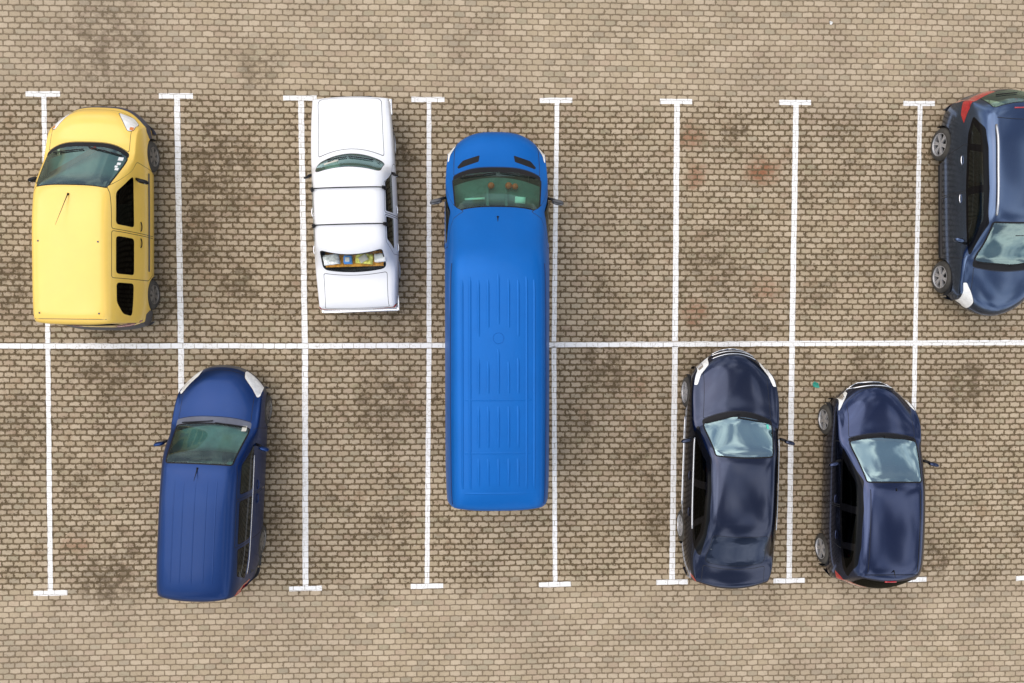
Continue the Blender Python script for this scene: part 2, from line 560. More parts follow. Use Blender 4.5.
def mirror(root, x, y, z, mat, sg, size=(.20, .09, .14), sweep=.12):
    """door mirror: swept arm and a rounded housing"""
    bm = bmesh.new()
    r = bmesh.ops.create_uvsphere(bm, u_segments=20, v_segments=12, radius=.5)
    for v in r['verts']:
        # squared-off egg: flat face to the rear
        c = v.co; c.x = math.copysign(abs(c.x * 2)**.75 / 2, c.x); c.z = math.copysign(abs(c.z * 2)**.75 / 2, c.z)
        if c.y < 0: c.y *= .6
    bmesh.ops.transform(bm, matrix=Matrix.Translation((sg * (x + size[0] * .62), y - sweep * .4, z + .05)) @ Matrix.Rotation(-sg * .22, 4, 'Z') @ Matrix.Diagonal((*size, 1)), verts=r['verts'])
    h = bm_obj('mirror', bm, mat, root)
    tube('mirror_arm', [(sg * (x - .05), y + .03, z - .02), (sg * (x + .03), y + .01, z - .005), (sg * (x + size[0] * .5), y - .02, z + .03)], .026, M['black'], h, 8, .6)
    bm = bmesh.new(); add_box(bm, (sg * (x + size[0] * .62), y - sweep * .4 - size[1] * .13, z + .045), (size[0] * .66, .012, size[2] * .6), Matrix.Rotation(-sg * .22, 3, 'Z') @ Matrix.Rotation(R(8), 3, 'X'))
    bm_obj('mirror_glass', bm, M['mirror_glass'], h, False)
    return h

def interior(root, yd, zd, yr, w, roof_z, seat_ys=(0.05, -.85), seat_mat=None, wheel_side=-1, floor_z=.32, cargo=None):
    """dashboard, steering wheel, seats and tub that show through the glass"""
    seat_mat = seat_mat or M['interior']
    bm = bmesh.new()
    add_box(bm, (0, (yd + yr) / 2, floor_z - .02), (w * 2 - .06, yd - yr, .04))
    add_box(bm, (w - .05, (yd + yr) / 2, (floor_z + zd) / 2 - .06), (.03, yd - yr - .1, zd - floor_z - .08))
    add_box(bm, (-w + .05, (yd + yr) / 2, (floor_z + zd) / 2 - .06), (.03, yd - yr - .1, zd - floor_z - .08))
    add_box(bm, (0, yd - .42, zd * .55 + .12), (.2, .9, .2))
    bm_obj('cabin_floor', bm, M['interior_dark'], root, False)
    # dashboard: profile swept across
    prof = [(yd + .02, zd - .03), (yd - .20, zd + .012), (yd - .36, zd + .03), (yd - .44, zd + .005), (yd - .47, zd - .10), (yd - .42, zd - .34), (yd - .05, zd - .4)]
    vs, fs = [], []
    nx = 12; ww = w - .07
    for i in range(nx + 1):
        u = -1 + 2 * i / nx
        bow = -.17 * u * u
        hump = .045 * math.exp(-((u - wheel_side * .47) / .22)**2)
        for k, (y, z) in enumerate(prof):
            vs.append((u * ww, y + (bow if k < 3 else bow * .4), z + (hump if k in (2, 3) else 0)))
    n = len(prof)
    for i in range(nx):
        for k in range(n - 1): fs.append((i * n + k, i * n + k + 1, (i + 1) * n + k + 1, (i + 1) * n + k))
    d = mesh_obj('dashboard', vs, fs, M['dash'], root)
    # steering wheel
    cx, cy, cz = wheel_side * w * .46, yd - .58, zd - .03
    pts = []
    for i in range(21):
        a = 2 * math.pi * i / 20
        pts.append((cx + .18 * math.cos(a), cy + .18 * math.sin(a) * .5, cz + .18 * math.sin(a) * .85))
    sw = tube('steering_wheel', pts, .016, M['black'], root, 8, up=Vector((0, -.85, .5)))
    bm = bmesh.new(); add_box(bm, (cx, cy, cz), (.32, .03, .05), Matrix.Rotation(R(58), 3, 'X')); add_box(bm, (cx, cy + .1, cz - .05), (.06, .2, .06), Matrix.Rotation(R(-30), 3, 'X'))
    bm_obj('steering_hub', bm, M['black'], sw, True, .008)
    for si, y in enumerate(seat_ys):
        xs = ((w * .46, -w * .46) if si == 0 else ((0,)))
        for x in xs:
            wd = .50 if si == 0 else w * 1.65
            bm = bmesh.new()
            add_box(bm, (x, y, floor_z + .22), (wd, .52, .16), Matrix.Rotation(R(6), 3, 'X'))
            add_box(bm, (x, y - .33, floor_z + .52), (wd * .96, .15, .62), Matrix.Rotation(R(16), 3, 'X'))
            seat = bm_obj('seat' if si == 0 else 'rear_seat', bm, seat_mat, root, True, .05, 3)
            for hx in ((x,) if si == 0 else (-w * .5, w * .5)):
                box('headrest', (hx, y - .44, min(floor_z + .93, roof_z - (.14 if si == 0 else .30))), (.26, .11, .18), seat_mat, seat, .04, Matrix.Rotation(R(12), 3, 'X'), 3)

def wiper(root, sh, pts, mat=None, r=.010, lift=.018):
    P = [sh.top(x, y, lift)[0] for x, y in pts]
    a = tube('wiper', P, r, mat or M['black'], root, 6)
    return a

def plate(root, y, z, face, mat=None):
    p = box('number_plate', (0, y, z), (.52, .012, .11), M['paper'], root, .004)
    return p

def side_strip(name, root, sh, pts, r, mat, lift=.004, flat=.6):
    for sg in (1, -1):
        P = []
        for (y, z) in pts:
            P.append(sh.sidep(y, z, sg, lift)[0])
        tube(name, P, r, mat, root, 6)

def lerp_pts(a, b, n): return [(a[0] + (b[0] - a[0]) * i / n, a[1] + (b[1] - a[1]) * i / n) for i in range(n + 1)]

def handle(parent, sh, y, z, sg, mat, ln=.17):
    P = []
    for i in range(7):
        t = i / 6; P.append(sh.sidep(y + ln * (t - .5), z, sg, .002 + .020 * math.sin(math.pi * t)**.6)[0])
    return tube('handle', P, .010, mat, parent, 6)
# ------------------------------------------------------------------ car assembly
def make_car(name, label, cat, loc, yaw, sp, group=None):
    root = empty(name, (loc[0], loc[1], 0), yaw)
    tag(root, label, cat, group)
    sh = Shell(sp['st'], curve_fn(sp['W']), dict(belt=curve_fn(sp['belt']), belt_in=sp.get('belt_in', .045), shoulder=sp['zs'][0],
               mid=sp['zs'][1], low=sp['zs'][2], sill=sp['zs'][3], vs=sp.get('vs', 2)), bexp=sp.get('bexp', 2.0), smooth=sp.get('smooth', 3), glassbow=sp.get('bow', .03))
    N = sh.names; vt = sh.vt; vm = sh.v[-1]
    P = sp['paint']; blk = M['black']; seam = M['seam']
    C = {'body': ('body', [P], 'both', 0), 'seam': ('body', [seam], 'both', 0), 'ws_seal': ('windscreen_seal', [blk], 'both', 0), 'rw_seal': ('rear_window_seal', [blk], 'both', 0), 'hseal': ('headlight', [blk], 'pair', 0), 'tseal': ('taillight', [blk], 'pair', 0), 'frame': ('window_frame', [M['gloss_black']], 'pair', 0),
         'windscreen': ('windscreen', [sp.get('glass', M['glass_teal'])], 'both', 0),
         'rear_window': ('rear_window', [sp.get('rglass', M['glass_dark'])], 'both', 0),
         'cowl': ('cowl', [sp.get('cowl_mat', blk)], 'both', 0), 'bonnet': ('bonnet', [P], 'both', 0),
         'front_bumper': ('front_bumper', [sp.get('fb', P)], 'both', 0), 'rear_bumper': ('rear_bumper', [sp.get('rb', P)], 'both', 0),
         'grille': ('grille', [blk], 'both', 0), 'headlight': ('headlight', [M['lens']], 'pair', 0),
         'headlight_core': ('headlight', [M['lens_inner']], 'pair', 0), 'indicator': ('headlight', [M['amber']], 'pair', 0),
         'taillight': ('taillight', [M['red_lens']], 'pair', 0), 'tail_white': ('taillight', [M['lens']], 'pair', 0),
         'tailgate': (sp.get('gate', 'tailgate'), [P], 'both', 0), 'vent': ('bonnet_vent', [blk], 'pair', 0),
         'trim': ('side_trim', [sp.get('trim_mat', M['grey_plastic'])], 'pair', 0)}
    for i in range(4):
        C['side_window#%d' % i] = ('side_window', [sp.get('sglass', M['glass_dark'])], 'pair', 0)
        C['door#%d' % i] = ('door', [P], 'pair', 0)
        C['frame#%d' % i] = ('window_frame', [M['gloss_black']], 'pair', 0)
    # --- bumpers
    if 'bump' in N:
        sh.region('front_bumper', 'uv', [(-.1, -.1), (-.1, vm + .1), (N['bump'], vm + .1), (N['bump'], -.1)])
    for (cls, poly) in sp.get('bumper_side', []): sh.region(cls, 'side', poly)
    if 'rbump' in N:
        sh.region('rear_bumper', 'uv', [(sh.len + .1, -.1), (sh.len + .1, vm + .1), (N['rbump'], vm + .1), (N['rbump'], -.1)])
    # --- bonnet, cowl, windscreen
    bw = sp.get('bonnet_w', .93); g = .010
    if 'lip' in N:
        sh.region('bonnet', 'uv', [(N['lip'], -.1), (N['lip'], vt * bw), (N['hend'], vt * sp.get('bonnet_w2', bw)), (N['hend'], -.1)], [0, .12, .05, 0], seam=g)
    if 'cowl' in N and N['cowl'] - N['hend'] > .015:
        sh.region('cowl', 'uv', [(N['hend'] + .004, -.1), (N['hend'] + .004, vt * .95), (N['cowl'] + .03, vt * .95), (N['cowl'] + .03, -.1)], [0, .04, .04, 0])
    ww = sp.get('ws_w', (.95, .94))
    wp = round_poly([(N['cowl'], -.1), (N['cowl'], vt * ww[0]), (N['wtop'], vt * ww[1]), (N['wtop'], -.1)], [0, sp.get('ws_r', .07), sp.get('ws_r', .07), 0], 5)
    sh.region('windscreen', 'uv', wp, seam=sp.get('ws_seal', .022), seam_name='ws_seal')
    if 'rtop' in N:
        rw = sp.get('rw_w', (.90, .86))
        rp = round_poly([(N['rtop'], -.1), (N['rtop'], vt * rw[0]), (N['rbase'], vt * rw[1]), (N['rbase'], -.1)], [0, .09, .10, 0], 5)
        sh.region('rear_window', 'uv', rp, seam=sp.get('rw_seal', .02), seam_name='rw_seal')
    if 'boot0' in N:
        sh.region('tailgate', 'uv', [(N['boot0'], -.1), (N['boot0'], vt * sp.get('boot_w', .93)), (N['boot1'], vt * sp.get('boot_w', .93)), (N['boot1'], -.1)], [0, .05, .05, 0], seam=g)
    for cls, proj, poly, r, sm, smn in sp.get('pre', []):
        sh.region(cls, proj, poly, r, sm, smn)
    for i, poly in enumerate(sp.get('doors', [])):
        sh.region('door#%d' % i, 'side', poly, .05, .011)
    if 'dlo' in sp: sh.region('frame', 'side', sp['dlo'], .05, 0)
    for i, poly in enumerate(sp.get('windows', [])):
        sh.region('side_window#%d' % i, 'side', poly, sp.get('win_r', .05), sp.get('win_seal', .014), 'frame' if 'dlo' in sp else 'frame#%d' % i)
    for cls, proj, poly, r, sm, smn in sp.get('post', []):
        sh.region(cls, proj, poly, r, sm, smn)
    # --- wheel arches
    wr = sp['wheel_r']
    for y in sp['axles']:
        arc = []; ra = wr * sp.get('arch', 1.12)
        for k in range(29):
            a = math.pi * (-.1 + 1.2 * k / 28); z = wr + ra * math.sin(a)
            if z < sp['zs'][3] + .012: continue
            arc.append(sh.inv('side', (y + ra * math.cos(a), z)))
        poly = arc + [(arc[-1][0], vm + .1), (arc[0][0], vm + .1)]
        sh.regions.append(('cut', poly)); sh.cuts.append(poly)
    objs = sh.build(C, root, None)
    # --- underbody with wheel wells
    bm = bmesh.new()
    yf, yr = sp['axles']; x = sp['track']
    ends = sp['st'][0][0] - .1, sp['st'][-1][0] + .1
    fr = wr * 1.2
    add_box(bm, (0, (ends[0] + ends[1]) / 2, .23), (2 * (x - .30), ends[0] - ends[1] - .25, .08))
    add_box(bm, (0, (yf + yr) / 2, .23), (2 * x - .12, yf - yr - 2 * fr, .08))
    for y in (yf, yr): add_liners(bm, x, y, wr)
    bmesh.ops.recalc_face_normals(bm, faces=bm.faces)
    bm_obj('underbody', bm, M['seam'], root, False)
    add_wheels(root, sp, x, yf, yr, wr, sp.get('tyre_w', .20), sp.get('rim_r', .20), *sp.get('spokes', (5, 'plain')), key=str((wr, sp.get('rim_r'), sp.get('spokes'))))
    if 'interior' in sp: interior(root, **sp['interior'])
    mx, my, mz = sp['mirror']
    for sg in (1, -1): mirror(root, mx, my, mz, sp.get('mirror_mat', P), sg, sp.get('mirror_size', (.19, .10, .13)), sp.get('mirror_sweep', .1))
    for pts in sp.get('wipers', []):
        wiper(root, sh, pts)
    doors = [o for o in objs.get('door', [])]
    for (di, y, z) in sp.get('handles', []):
        for k, sg in enumerate((1, -1)):
            par = root
            cand = [o for o in doors if o.data.vertices[0].co.x * sg > 0]
            best = min(cand, key=lambda o: min((abs(v.co.y - y) + abs(v.co.z - z)) for v in o.data.vertices)) if cand else root
            handle(best, sh, y, z, sg, sp.get('handle_mat', P))
    return root, sh, objs

def dashed_holes(n): pass

# ---- shared small builders
def antenna(root, sh, x, y, ln=.22, base=.02, back=True, tilt=.9):
    p, n = sh.top(x, y)
    a = tube('antenna', [p + Vector((0, 0, -.003)), p + Vector((0, -.03, .02)), p + Vector((0, -ln * tilt, ln * .5))], .006, M['black'], root, 6, radii=[base, .010, .004])
    return a

def sticker(root, sh, x, y, sx, sy, mat, lift=.003, name='sticker', rot=0):
    vs = []; n = 3
    for i in range(n + 1):
        for j in range(n + 1):
            dx = sx * (i / n - .5); dy = sy * (j / n - .5)
            c, s_ = math.cos(rot), math.sin(rot)
            vs.append(sh.top(x + dx * c - dy * s_, y + dx * s_ + dy * c, lift)[0])
    fs = [(i * (n + 1) + j, (i + 1) * (n + 1) + j, (i + 1) * (n + 1) + j + 1, i * (n + 1) + j + 1) for i in range(n) for j in range(n)]
    return mesh_obj(name, vs, fs, mat, root)

# ================================================================== the cars
PY = paint('yellow_paint', (.96, .635, .10), 0, .42, .9, dust=.05, cr=.16, spec=.5)
PW = paint('white_paint', (.82, .83, .845), 0, .35, .5, dust=.02)
PB = paint('van_blue_paint', (.000, .118, .44), .35, .42, .10, dust=.006, cr=.2, spec=.2)
PN = paint('deep_blue_paint', (.009, .038, .150), .75, .36, .20, dust=.01, cr=.12, spec=.3)
PS = paint('navy_saloon_paint', (.046, .055, .090), .96, .14, .15, dust=.01, cr=.02, spec=.3)
PH = paint('navy_hatch_paint', (.046, .060, .118), .96, .14, .15, dust=.01, cr=.02, spec=.3)
PU = paint('steel_blue_paint', (.082, .120, .205), .95, .18, .15, dust=.01, cr=.03, spec=.3)

# ---- yellow high-roof car
sp = dict(paint=PY, glass=M['glass_teal'], sglass=M['glass_black'], rglass=M['glass_black'],
 st=[(1.98, .20, .30, 0, .72), (2.07, .30, .32, 0, .76), (2.10, .46, .33, 0, .775), (2.09, .60, .33, .01, .775), (2.04, .66, .32, .02, .77, 'bump'), (1.97, .74, .30, .02, .76, 'lip'),
     (1.91, .88, .27, .03, .75), (1.66, 1.04, .22, .04, .76), (1.29, 1.13, .23, .04, .765, 'hend'), (1.22, 1.17, .24, .04, .765, 'cowl'), (.80, 1.46, .14, .05, .71),
     (.42, 1.72, .05, .06, .645, 'wtop'), (.25, 1.775, .03, .06, .635), (-.4, 1.82, 0, .06, .635), (-1.3, 1.81, 0, .06, .635), (-1.84, 1.78, 0, .05, .63),
     (-1.95, 1.74, -.02, .05, .63), (-1.98, 1.60, -.04, .04, .66, 'rtop'), (-2.0, 1.15, -.06, .02, .70, 'rbase'), (-2.02, .72, -.08, 0, .74, 'rbump'),
     (-2.09, .60, -.10, 0, .75), (-2.09, .40, -.10, 0, .75), (-2.0, .24, -.08, 0, .74)],
 bexp=3.6, rim_mat=M['steel_rim'],
 W=[(1.78, .785), (1.60, .80), (1.40, .815), (1.0, .825), (0, .83), (-1.4, .825), (-1.8, .80), (-1.98, .765)],
 belt=[(1.9, .78), (1.5, 1.0), (1.0, 1.10), (.5, 1.12), (-1.9, 1.12)], belt_in=.045, zs=(.96, .62, .40, .24), bow=.035,
 axles=(1.23, -1.40), track=.80, wheel_r=.295, tyre_w=.18, rim_r=.185, spokes=(6, 'broad'), arch=1.13,
 bumper_side=[('front_bumper', [(2.2, .63), (1.62, .60), (1.52, .50), (1.50, .1), (2.2, .1)]),
              ('rear_bumper', [(-2.2, .66), (-1.78, .64), (-1.70, .5), (-1.72, .1), (-2.2, .1)])],
 fb=principled('navy_bumper', (.035, .04, .075), .5, dust=.12), rb=M['grey_plastic'],
 doors=[[(.92, .38), (.98, 1.02), (.82, 1.12), (.42, 1.66), (-.31, 1.67), (-.31, .34), (.8, .34)], [(-.335, .34), (-.335, 1.67), (-1.16, 1.67), (-1.16, .6), (-1.02, .36)]],
 windows=[[(.70, 1.115), (.62, 1.25), (.34, 1.56), (-.22, 1.58), (-.22, 1.10)], [(-.42, 1.10), (-.42, 1.58), (-1.08, 1.58), (-1.08, 1.10)],
          [(-1.23, 1.11), (-1.23, 1.57), (-1.58, 1.56), (-1.78, 1.40), (-1.82, 1.12)]], win_r=.07,
 post=[('headlight', 'top', [(.38, 1.915), (.62, 1.84), (.735, 1.70), (.73, 1.54), (.64, 1.52), (.50, 1.76)], .04, .010, 'hseal'),
       ('indicator', 'top', [(.66, 1.62), (.72, 1.62), (.715, 1.55), (.66, 1.56)], .01, 0, 'seam'),
       ('taillight', 'side', [(-2.1, 1.02), (-1.93, 1.02), (-1.88, .74), (-2.1, .70)], .02, .008, 'tseal')],
 ws_w=(.95, .95), interior=dict(yd=1.12, zd=1.13, yr=-1.85, w=.78, roof_z=1.75, seat_ys=(.02, -.85)),
 mirror=(.83, .64, 1.06), mirror_mat=M['black'], mirror_size=(.20, .10, .17),
 wipers=[lerp_pts((.62, 1.04), (.05, 1.18), 6), lerp_pts((-.02, 1.13), (-.55, 1.06), 6)],
 handles=[(0, -.18, .90), (1, -.48, .90)], handle_mat=M['black'])
root, sh, ob = make_car('panoramic_van', 'yellow high-roof car with black side windows and a dark front bumper', 'car', (-7.07, 1.90), -.7, sp)
root.name = 'parked_car'
tube('antenna', [sh.top(0, .26, 0)[0], sh.top(0, .22, .03)[0], sh.top(-.10, -.30, .16)[0]], .005, M['black'], root, 6, radii=[.022, .008, .0025])
for x in (-.5, .5):
    for y in (-.55, -1.78):
        box('roof_plug', sh.top(x, y, .0)[0], (.03, .03, .008), M['grey_plastic'], root, .003)
bm = bmesh.new()
pt = [sh.top(x, -1.88, .002)[0] for x in np.linspace(-.6, .6, 13)]
tube('roof_seam', pt, .005, M['grey_plastic'], root, 5)
for y, s_ in ((.88, .05), (.82, .04), (.98, .07), (.77, .05)):
    sticker(root, sh, .60 + (.02 if s_ > .045 else 0), y, s_, s_, M['paper'])
box('dash_mat', (-.22, .92, 1.20), (.95, .09, .02), principled('reflection_brown', (.20, .035, .02), .8, var=.3), root, .008, Matrix.Rotation(.55, 3, 'Z'))  # added brown bar on the dash, stands in for a reflection in the windscreen
for sg in (1, -1):
    side = sg
tube('side_rub_strip', [sh.sidep(y, .60, 1, .004)[0] for y in np.linspace(.85, -.98, 14)], .022, M['grey_plastic'], root, 6, .5)
tube('side_rub_strip', [sh.sidep(y, .60, -1, .004)[0] for y in np.linspace(.85, -.98, 14)], .022, M['grey_plastic'], root, 6, .5)

# ---- white old saloon
sp = dict(paint=PW, glass=M['glass_teal'], sglass=M['glass_dark'], rglass=glass('clear_rear_glass', (.96, .98, .97), .0, .02, fm=.35),
 st=[(1.90, .26, .03, 0, .66), (1.97, .36, .03, 0, .69), (1.98, .52, .03, 0, .69), (2.0, .74, .04, 0, .68), (1.992, .790, .04, .003, .67), (1.965, .812, .04, .005, .665, 'lip'),
     (1.5, .855, .06, .012, .645), (1.05, .895, .11, .02, .64), (.98, .90, .18, .02, .64, 'hend'), (.93, .915, .20, .02, .65), (.89, .935, .20, .02, .65, 'cowl'), (.74, 1.14, .15, .02, .635),
     (.57, 1.355, .11, .03, .615, 'wtop'), (.49, 1.385, .09, .035, .605), (.1, 1.42, .02, .035, .60), (-.6, 1.41, 0, .035, .60), (-.92, 1.375, -.08, .03, .60),
     (-1.00, 1.345, -.12, .03, .60, 'rtop'), (-1.14, 1.15, -.11, .03, .62), (-1.29, .955, -.08, .02, .64, 'rbase'), (-1.34, .925, -.06, .02, .64, 'boot0'), (-1.6, .905, -.03, .015, .635),
     (-1.93, .875, -.02, .01, .64), (-1.975, .84, -.02, .005, .66, 'boot1'), (-1.985, .60, -.02, 0, .70), (-1.99, .45, -.02, 0, .70), (-1.93, .28, -.02, 0, .68)],
 W=[(1.97, .71), (1.9, .715), (1.5, .745), (.9, .770), (0, .785), (-1.0, .775), (-1.6, .745), (-1.95, .725)],
 belt=[(1.9, .78), (1.0, .845), (-1, .86), (-1.9, .83)], belt_in=.035, zs=(.79, .64, .40, .24), bow=.015, smooth=2,
 axles=(1.20, -1.22), track=.74, wheel_r=.29, tyre_w=.17, rim_r=.175, spokes=(8, 'broad'), arch=1.12,
 bonnet_w=.90, bonnet_w2=.965, boot_w=.93, gate='boot_lid', cowl_mat=PW,
 doors=[[(.72, .33), (.72, .82), (.50, .92), (.30, 1.29), (-.26, 1.30), (-.26, .31)], [(-.285, .31), (-.285, 1.30), (-.78, 1.28), (-.98, .92), (-.98, .60), (-.86, .42)]],
 windows=[[(.52, .925), (.30, 1.25), (-.22, 1.26), (-.22, .92)], [(-.32, .92), (-.32, 1.26), (-.72, 1.24), (-.88, .92)]], win_r=.03,
 post=[('headlight', 'side', [(2.1, .74), (1.93, .74), (1.93, .56), (2.1, .56)], .01, .008, 'hseal'),
       ('taillight', 'side', [(-2.1, .77), (-1.88, .77), (-1.88, .58), (-2.1, .58)], .01, .008, 'tseal')],
 ws_w=(.97, .96), ws_seal=.012, ws_r=.10, rw_w=(.95, .92), interior=dict(yd=.80, zd=.90, yr=-1.25, w=.74, roof_z=1.36, seat_ys=(-.12, -.42), seat_mat=M['interior_dark']),
 mirror=(.745, .50, .93), mirror_mat=M['black'], mirror_size=(.11, .05, .08),
 wipers=[lerp_pts((.42, .73), (-.02, .80), 6), lerp_pts((-.05, .79), (-.42, .75), 6)],
 handles=[(0, -.14, .73), (1, -.84, .73)], handle_mat=M['chrome'])
root, sh, ob = make_car('old_saloon', 'boxy white old saloon with two dark bars across its roof', 'car', (-2.39, 2.18), 1.8, sp)
root.name = 'parked_car'
for yy, zz in ((2.005, .43), (-2.01, .43)):
    bm = bmesh.new(); s_ = 1 if yy > 0 else -1
    add_box(bm, (0, yy - s_ * .012, zz), (1.42, .06, .10))
    for sg in (1, -1): add_box(bm, (sg * .715, yy - s_ * .14, zz), (.05, .30, .10))
    bm_obj('bumper', bm, M['chrome'], root, True, .018)
tube('grille_bar', [(-.38, 2.0, .64), (.38, 2.0, .64)], .03, M['black'], root)
# rear shelf with things on it
shelf = box('rear_shelf', (0, -1.03, .95), (1.06, .32, .025), principled('patterned_blanket', (.92, .42, .06), .9, var=.4, scale=14), root, .008)
def loose(name, c, s, mat, label, cat, rot=0, par=root, bev=.02):
    """something lying in a car: a thing of its own, placed in the world"""
    mw = Matrix.Translation(par.location) @ Matrix.Rotation(par.rotation_euler.z, 4, 'Z')
    bm = bmesh.new(); add_box(bm, (0, 0, 0), s)
    bmesh.ops.subdivide_edges(bm, edges=bm.edges[:], cuts=3, use_grid_fill=True)
    rr = random.Random(hash(name) % 97 + int(c[0] * 100))
    for v in bm.verts:
        v.co += Vector((rr.uniform(-1, 1) * s[0] * .03, rr.uniform(-1, 1) * s[1] * .03, rr.uniform(-1, 1) * s[2] * .12))
    o = bm_obj(name, bm, mat)
    o.location = mw @ Vector(c); o.rotation_euler = (0, 0, par.rotation_euler.z + rot)
    return tag(o, label, cat)
loose('cushion', (-.40, -1.06, 1.06), (.27, .18, .14), principled('grey_cushion', (.85, .88, .85), .9, var=.3, scale=18), 'pale grey cushion behind the rear window of the white saloon, at its left end', 'cushion', .1)
loose('tissue_box', (-.10, -1.07, 1.06), (.14, .15, .14), principled('blue_box', (.10, .40, 1.0), .5, var=.1), 'blue and white box between two cushions behind the rear window of the white saloon', 'box')
loose('box_paper', (-.10, -1.07, 1.137), (.08, .08, .012), M['paper'], 'white tissue sticking out of the blue box behind the rear window of the white saloon', 'tissue')
loose('cushion', (.20, -1.06, 1.05), (.30, .18, .13), principled('green_cushion', (.78, .76, .18), .9, var=.5, scale=16), 'green and yellow patterned cushion in the middle behind the rear window of the white saloon', 'cushion', -.1)
loose('soft_toy', (.19, -1.06, 1.13), (.15, .11, .05), M['cream'], 'cream cloth lying on the green patterned cushion in the white saloon', 'cloth', .5)
loose('paper_box', (.49, -1.05, 1.06), (.20, .15, .14), M['paper'], 'white carton behind the rear window of the white saloon, at its right end', 'box', .05)
for o in list(COL.objects):
    if o.name.startswith('soft_toy'): o.name = 'folded_cloth'
    if o.name.startswith('box_paper'): o.name = 'paper_tissue'
    if o.name.startswith('paper_box'): o.name = 'carton'
# roof bars: lift-off things
def roof_bar(root, sh, y, label):
    mw = Matrix.Translation(root.location) @ Matrix.Rotation(root.rotation_euler.z, 4, 'Z')
    e = empty('roof_bar', mw @ Vector((0, y, 1.40)), math.degrees(root.rotation_euler.z)); tag(e, label, 'roof bar', 'roof bars on the white saloon')
    P = [Vector((x, 0, sh.top(min(abs(x), .58), y)[0].z - 1.40 + .045 - (.03 if abs(x) > .6 else 0))) for x in np.linspace(-.66, .66, 23)]
    tube('bar', P, .011, M['black'], e, 8)
    for sg in (1, -1):
        bm = bmesh.new(); add_box(bm, (sg * .635, 0, -.055), (.03, .06, .12), Matrix.Rotation(-sg * .25, 3, 'Y')); add_box(bm, (sg * .655, 0, -.10), (.035, .08, .03))
        bm_obj('foot', bm, M['black'], e, True, .008)
roof_bar(root, sh, .18, 'dark bar across the front of the white saloon roof')
roof_bar(root, sh, -.47, 'dark bar across the rear half of the white saloon roof')

# ---- big blue panel van
sp = dict(paint=PB, glass=glass('green_windscreen_glass', (.50, .90, .74), .03, .05, gtint=(.72, 1.0, .92), fm=.6), sglass=M['glass_dark'], bexp=3.0, smooth=2,
 st=[(3.24, .25, .38, 0, .84), (3.33, .36, .40, 0, .88), (3.38, .55, .40, 0, .895), (3.38, .78, .40, .02, .895, 'bump'), (3.35, .92, .40, .03, .89, 'lip'), (3.24, 1.04, .38, .04, .88),
     (2.92, 1.16, .28, .05, .86), (2.62, 1.30, .19, .04, .835, 'hend'), (2.54, 1.35, .17, .03, .835, 'cowl'), (2.18, 1.66, .13, .03, .80), (1.80, 1.97, .10, .04, .765, 'wtop'),
     (1.60, 2.09, .08, .05, .76), (1.22, 2.30, .05, .06, .755), (.98, 2.43, .03, .06, .755), (.78, 2.50, .02, .06, .755), (.55, 2.53, 0, .06, .755), (-1.5, 2.56, 0, .06, .755), (-2.9, 2.54, 0, .06, .75),
     (-3.28, 2.50, -.02, .06, .75), (-3.36, 2.43, -.04, .05, .745), (-3.385, 2.25, -.05, .03, .76), (-3.37, 1.4, -.06, 0, .84), (-3.34, .60, -.06, 0, .86), (-3.36, .56, -.06, 0, .86, 'rbump'), (-3.36, .40, -.06, 0, .86), (-3.30, .30, -.05, 0, .86)],
 W=[(2.98, .90), (2.85, .915), (2.6, .935), (2.2, .945), (0, .945), (-2.7, .942), (-3.15, .93), (-3.32, .91)],
 belt=[(2.6, 1.22), (2.2, 1.33), (0, 1.36), (-3.2, 1.36)], belt_in=.02, zs=(1.10, .78, .45, .30), bow=.055, vs=1,
 axles=(2.25, -1.65), track=.93, wheel_r=.34, tyre_w=.21, rim_r=.21, spokes=(8, 'broad'), arch=1.12,
 bumper_side=[('front_bumper', [(3.5, .66), (2.75, .60), (2.66, .5), (2.66, .2), (3.5, .2)]), ('trim', [(2.62, .72), (-3.2, .72), (-3.2, .62), (2.62, .62)])],
 fb=M['grey_plastic'], rb=M['grey_plastic'], bonnet_w=.86, bonnet_w2=.94,
 doors=[[(2.10, .42), (2.35, 1.2), (2.2, 1.38), (1.72, 1.98), (1.10, 2.0), (1.10, .42)]],
 windows=[[(2.16, 1.36), (2.0, 1.55), (1.72, 1.84), (1.20, 1.86), (1.20, 1.34)]], win_r=.06,
 post=[('headlight', 'top', [(.68, 3.22), (.80, 3.12), (.91, 2.95), (.925, 2.74), (.88, 2.76), (.85, 2.90), (.76, 3.06)], .02, .008, 'hseal'),
       ('vent', 'top', [(.31, 2.86), (.62, 2.76), (.72, 2.64), (.70, 2.60), (.33, 2.73)], .02, 0, 'seam'),
       ('taillight', 'side', [(-3.4, 1.25), (-3.20, 1.25), (-3.20, .80), (-3.4, .80)], .02, .008, 'tseal')],
 ws_w=(.975, .97), ws_seal=.03, ws_r=.06,
 interior=dict(yd=2.42, zd=1.30, yr=.9, w=.86, roof_z=1.95, seat_ys=(1.15,), floor_z=.62, seat_mat=principled('green_grey_cloth', (.13, .17, .16), .9, var=.2)),
 mirror=(.955, 2.02, 1.42), mirror_mat=M['grey_plastic'], mirror_size=(.22, .11, .26), mirror_sweep=.16,
 wipers=[lerp_pts((.70, 2.42), (.05, 2.50), 6), lerp_pts((-.02, 2.48), (-.66, 2.40), 6)],
 handles=[(0, 1.22, 1.12)], handle_mat=M['black'])
root, sh, ob = make_car('panel_van', 'long bright blue high-roof panel van with ribbed roof', 'van', (.27, .15), 0, sp)
M['navy_gutter'] = principled('gutter_sealant', (.005, .03, .13), .6)
